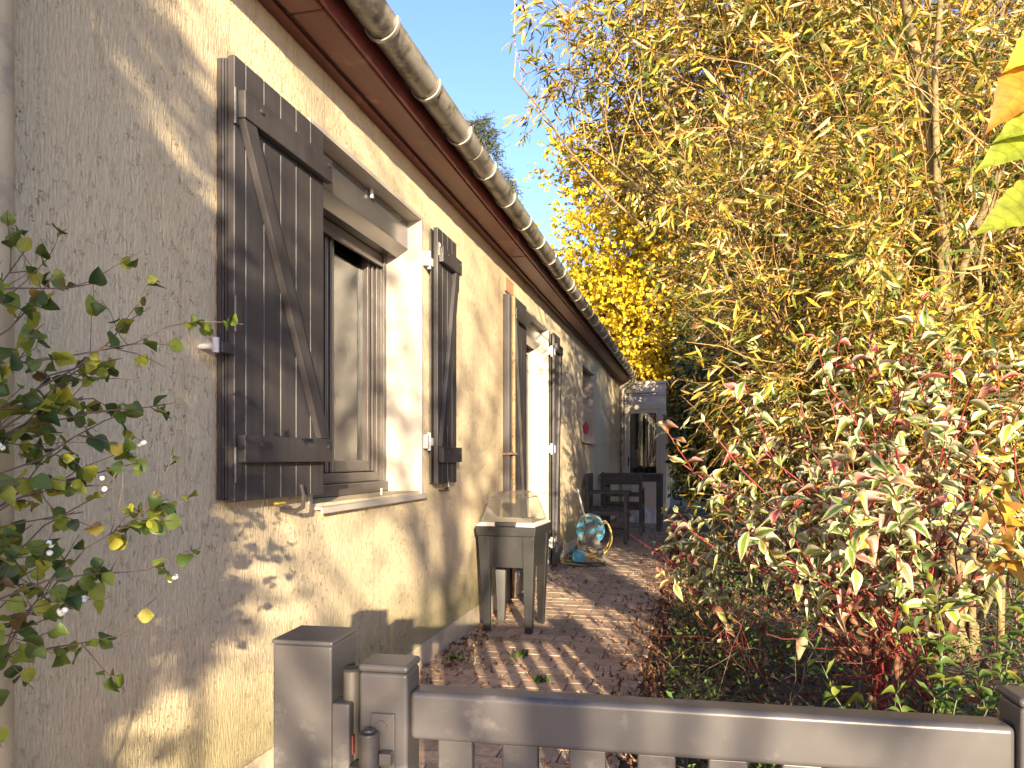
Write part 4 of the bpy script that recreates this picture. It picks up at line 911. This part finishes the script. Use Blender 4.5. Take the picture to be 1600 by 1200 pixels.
# ---- trees and hedge outside the frame that the photograph shows by their shade
def shade_keep(p): return (p[:, 1] < -.8)
blob_tree('columnar_yew', (1.5, -2.6, 0), 'slim columnar evergreen behind the viewer shading the left of the wall', (1.5, -2.5, 2.35), (.19, .26, 1.9), 60, 260, 1250, 9, (.05, .08), MT['L_evergreen'], T_OVAL, MT['darkbark'], MT['browntwig'], r0=.04, sec_len=(.08, .22), twig_len=(.06, .16))
blob_tree('birch_tree', (3.9, -5.8, 0), 'thin leaved birch behind the viewer casting dappled shade', (3.5, -5.2, 3.7), (1.9, 1.5, 1.9), 14, 90, 420, 6, (.05, .08), MT['L_willow'], T_OVAL, MT['darkbark'], MT['browntwig'], r0=.06, sec_len=(.5, 1.1), twig_len=(.2, .5))
for i, (x, y) in enumerate(((2.7, .65), (2.72, 1.2), (2.85, 1.8))):
    blob_tree('privet_bush', (x, y, 0), ['low clipped privet bush nearest the gate outside the frame', 'second low privet bush from the gate outside the frame', 'third low privet bush from the gate outside the frame'][i], (x, y, .37), (.36, .36, .33), 12, 70, 420, 8, (.03, .05), MT['L_cover'], T_OVAL, MT['darkbark'], MT['browntwig'], r0=.02, cat='shrub', group='privet bushes right of the gate', sec_len=(.15, .3), twig_len=(.1, .25))

# ================================================================== GROUND LAYER
def litter(n, fx, fy, name, lm, tpl, size, label, cat, z=.004, spread_up=1.6):
    x = fx(n); y = fy(n); pos = np.stack([x, y, np.full(n, z)+RNG.random(n)*.012], 1)
    d = RNG.normal(size=(n, 3)); d[:, 2] *= .15; nn = norm(RNG.normal(size=(n, 3))*.45+UP*spread_up)
    nn[RNG.random(n) < .4] *= -1
    o = leaves(None, tpl, lm, pos, d, nn, RNG.uniform(*size, n), 0, mass=name); setp(o, label, cat, kind='stuff'); return o
U = lambda a, b: (lambda n: RNG.uniform(a, b, n))
parts = []
def fx_all(n):
    r = RNG.random(n); x = np.empty(n)
    a = r < .22; b = (r >= .22) & (r < .80); c = r >= .80
    x[a] = .02+np.abs(RNG.normal(0, .07, a.sum())); x[b] = 1.12-np.abs(RNG.normal(0, .16, b.sum())); x[c] = RNG.uniform(.02, 1.1, c.sum()); return x
litter(2300, fx_all, lambda n: 1.5+RNG.random(n)**1.4*11.8, 'fallen_leaves', MT['L_dead'], T_DEAD, (.018, .038), 'brown curled fallen leaves scattered over the pavers', 'fallen leaves')
litter(9000, lambda n: 1.05+RNG.random(n)**2.0*4, lambda n: 1.3+RNG.random(n)**1.2*9, 'leaf_litter', MT['L_dead'], T_DEAD, (.025, .06), 'brown leaf litter covering the soil of the flower bed', 'leaf litter', z=-.025)
litter(90, lambda n: np.abs(RNG.normal(.10, .1, n))+.02, lambda n: RNG.uniform(2.9, 4.1, n), 'pale_leaves', MT['L_pale'], T_DEAD, (.028, .05), 'pale yellow brown leaves gathered at the foot of the wall', 'fallen leaves', z=.006)
# low green cover in the bed
n = 30000; x = 1.2+RNG.random(n)**1.1*3.2; y = 1.4+RNG.random(n)**1.1*7; hgt = RNG.random(n)**1.3*.30*(.35+np.abs(np.sin(x*3.1+y*1.7)))
ok = (np.sin(x*5.3+1.2)+np.sin(y*4.1+x*2)) > -.9; pos = np.stack([x, y, -.02+hgt], 1)[ok]
o = leaves(None, T_OVAL, MT['L_cover'], pos, rnd_vec(len(pos))+UP*.2, leaf_normals(len(pos), 1.0), RNG.uniform(.014, .032, len(pos)), 0, mass='ground_cover'); setp(o, 'small leaved green ground cover under the dogwood stems', 'ground cover')
# tangled dry twigs low in the bed
m = 700; s = np.stack([1.15+RNG.random(m)*2.3, 1.6+RNG.random(m)*4.5, RNG.random(m)*.12], 1)
o = twigs('dry_twigs', None, [(shoot(s, rnd_vec(m)+UP*.55, RNG.uniform(.15, .5, m), 6, .2, .12), .0016, .0007)], MT['browntwig'], 4); setp(o, 'tangle of thin dry brown twigs low in the flower bed', 'twigs')
# moss and grass in the paver joints
rows = np.array([(-.9+r*PD) for r in range(20, 120)]); tp = []
for r_ in rows:
    for k in range(RNG.integers(2, 9)):
        tp.append((RNG.uniform(.08, 1.06), r_+RNG.normal()*.004))
tp = np.array(tp); tp = tp[RNG.random(len(tp)) < .8]; K = 9
base = np.repeat(tp, K, 0)+RNG.normal(size=(len(tp)*K, 2))*np.array((.014, .006))
pos = np.column_stack([base, np.full(len(base), -.010)])
o = leaves(None, [leaf_tpl([.06, .1, .06, 0], .1, .3)], MT['L_cover'], pos, rnd_vec(len(pos))*.6+UP, rnd_vec(len(pos)), RNG.uniform(.010, .026, len(pos)), 0, mass='joint_moss'); setp(o, 'tufts of moss and grass growing in the paver joints', 'moss')
# bigger weeds
for (x, y, lb) in ((.42, 3.75, 'small green weed sprouting between pavers before the planter'), (.62, 3.35, 'pale green weed in the sunlit stripe of the path'), (.12, 3.6, 'tuft of grass at the wall foot behind the gate')):
    n = 40; pos = np.stack([RNG.normal(x, .02, n), RNG.normal(y, .02, n), np.full(n, -.005)], 1)
    o = leaves(None, [leaf_tpl([.08, .14, .1, 0], .1, .4)], MT['L_cover'], pos, rnd_vec(n)*.7+UP, rnd_vec(n), RNG.uniform(.025, .055, n), 0, mass='weed'); setp(o, lb, 'weed'); o.pop('kind', None)
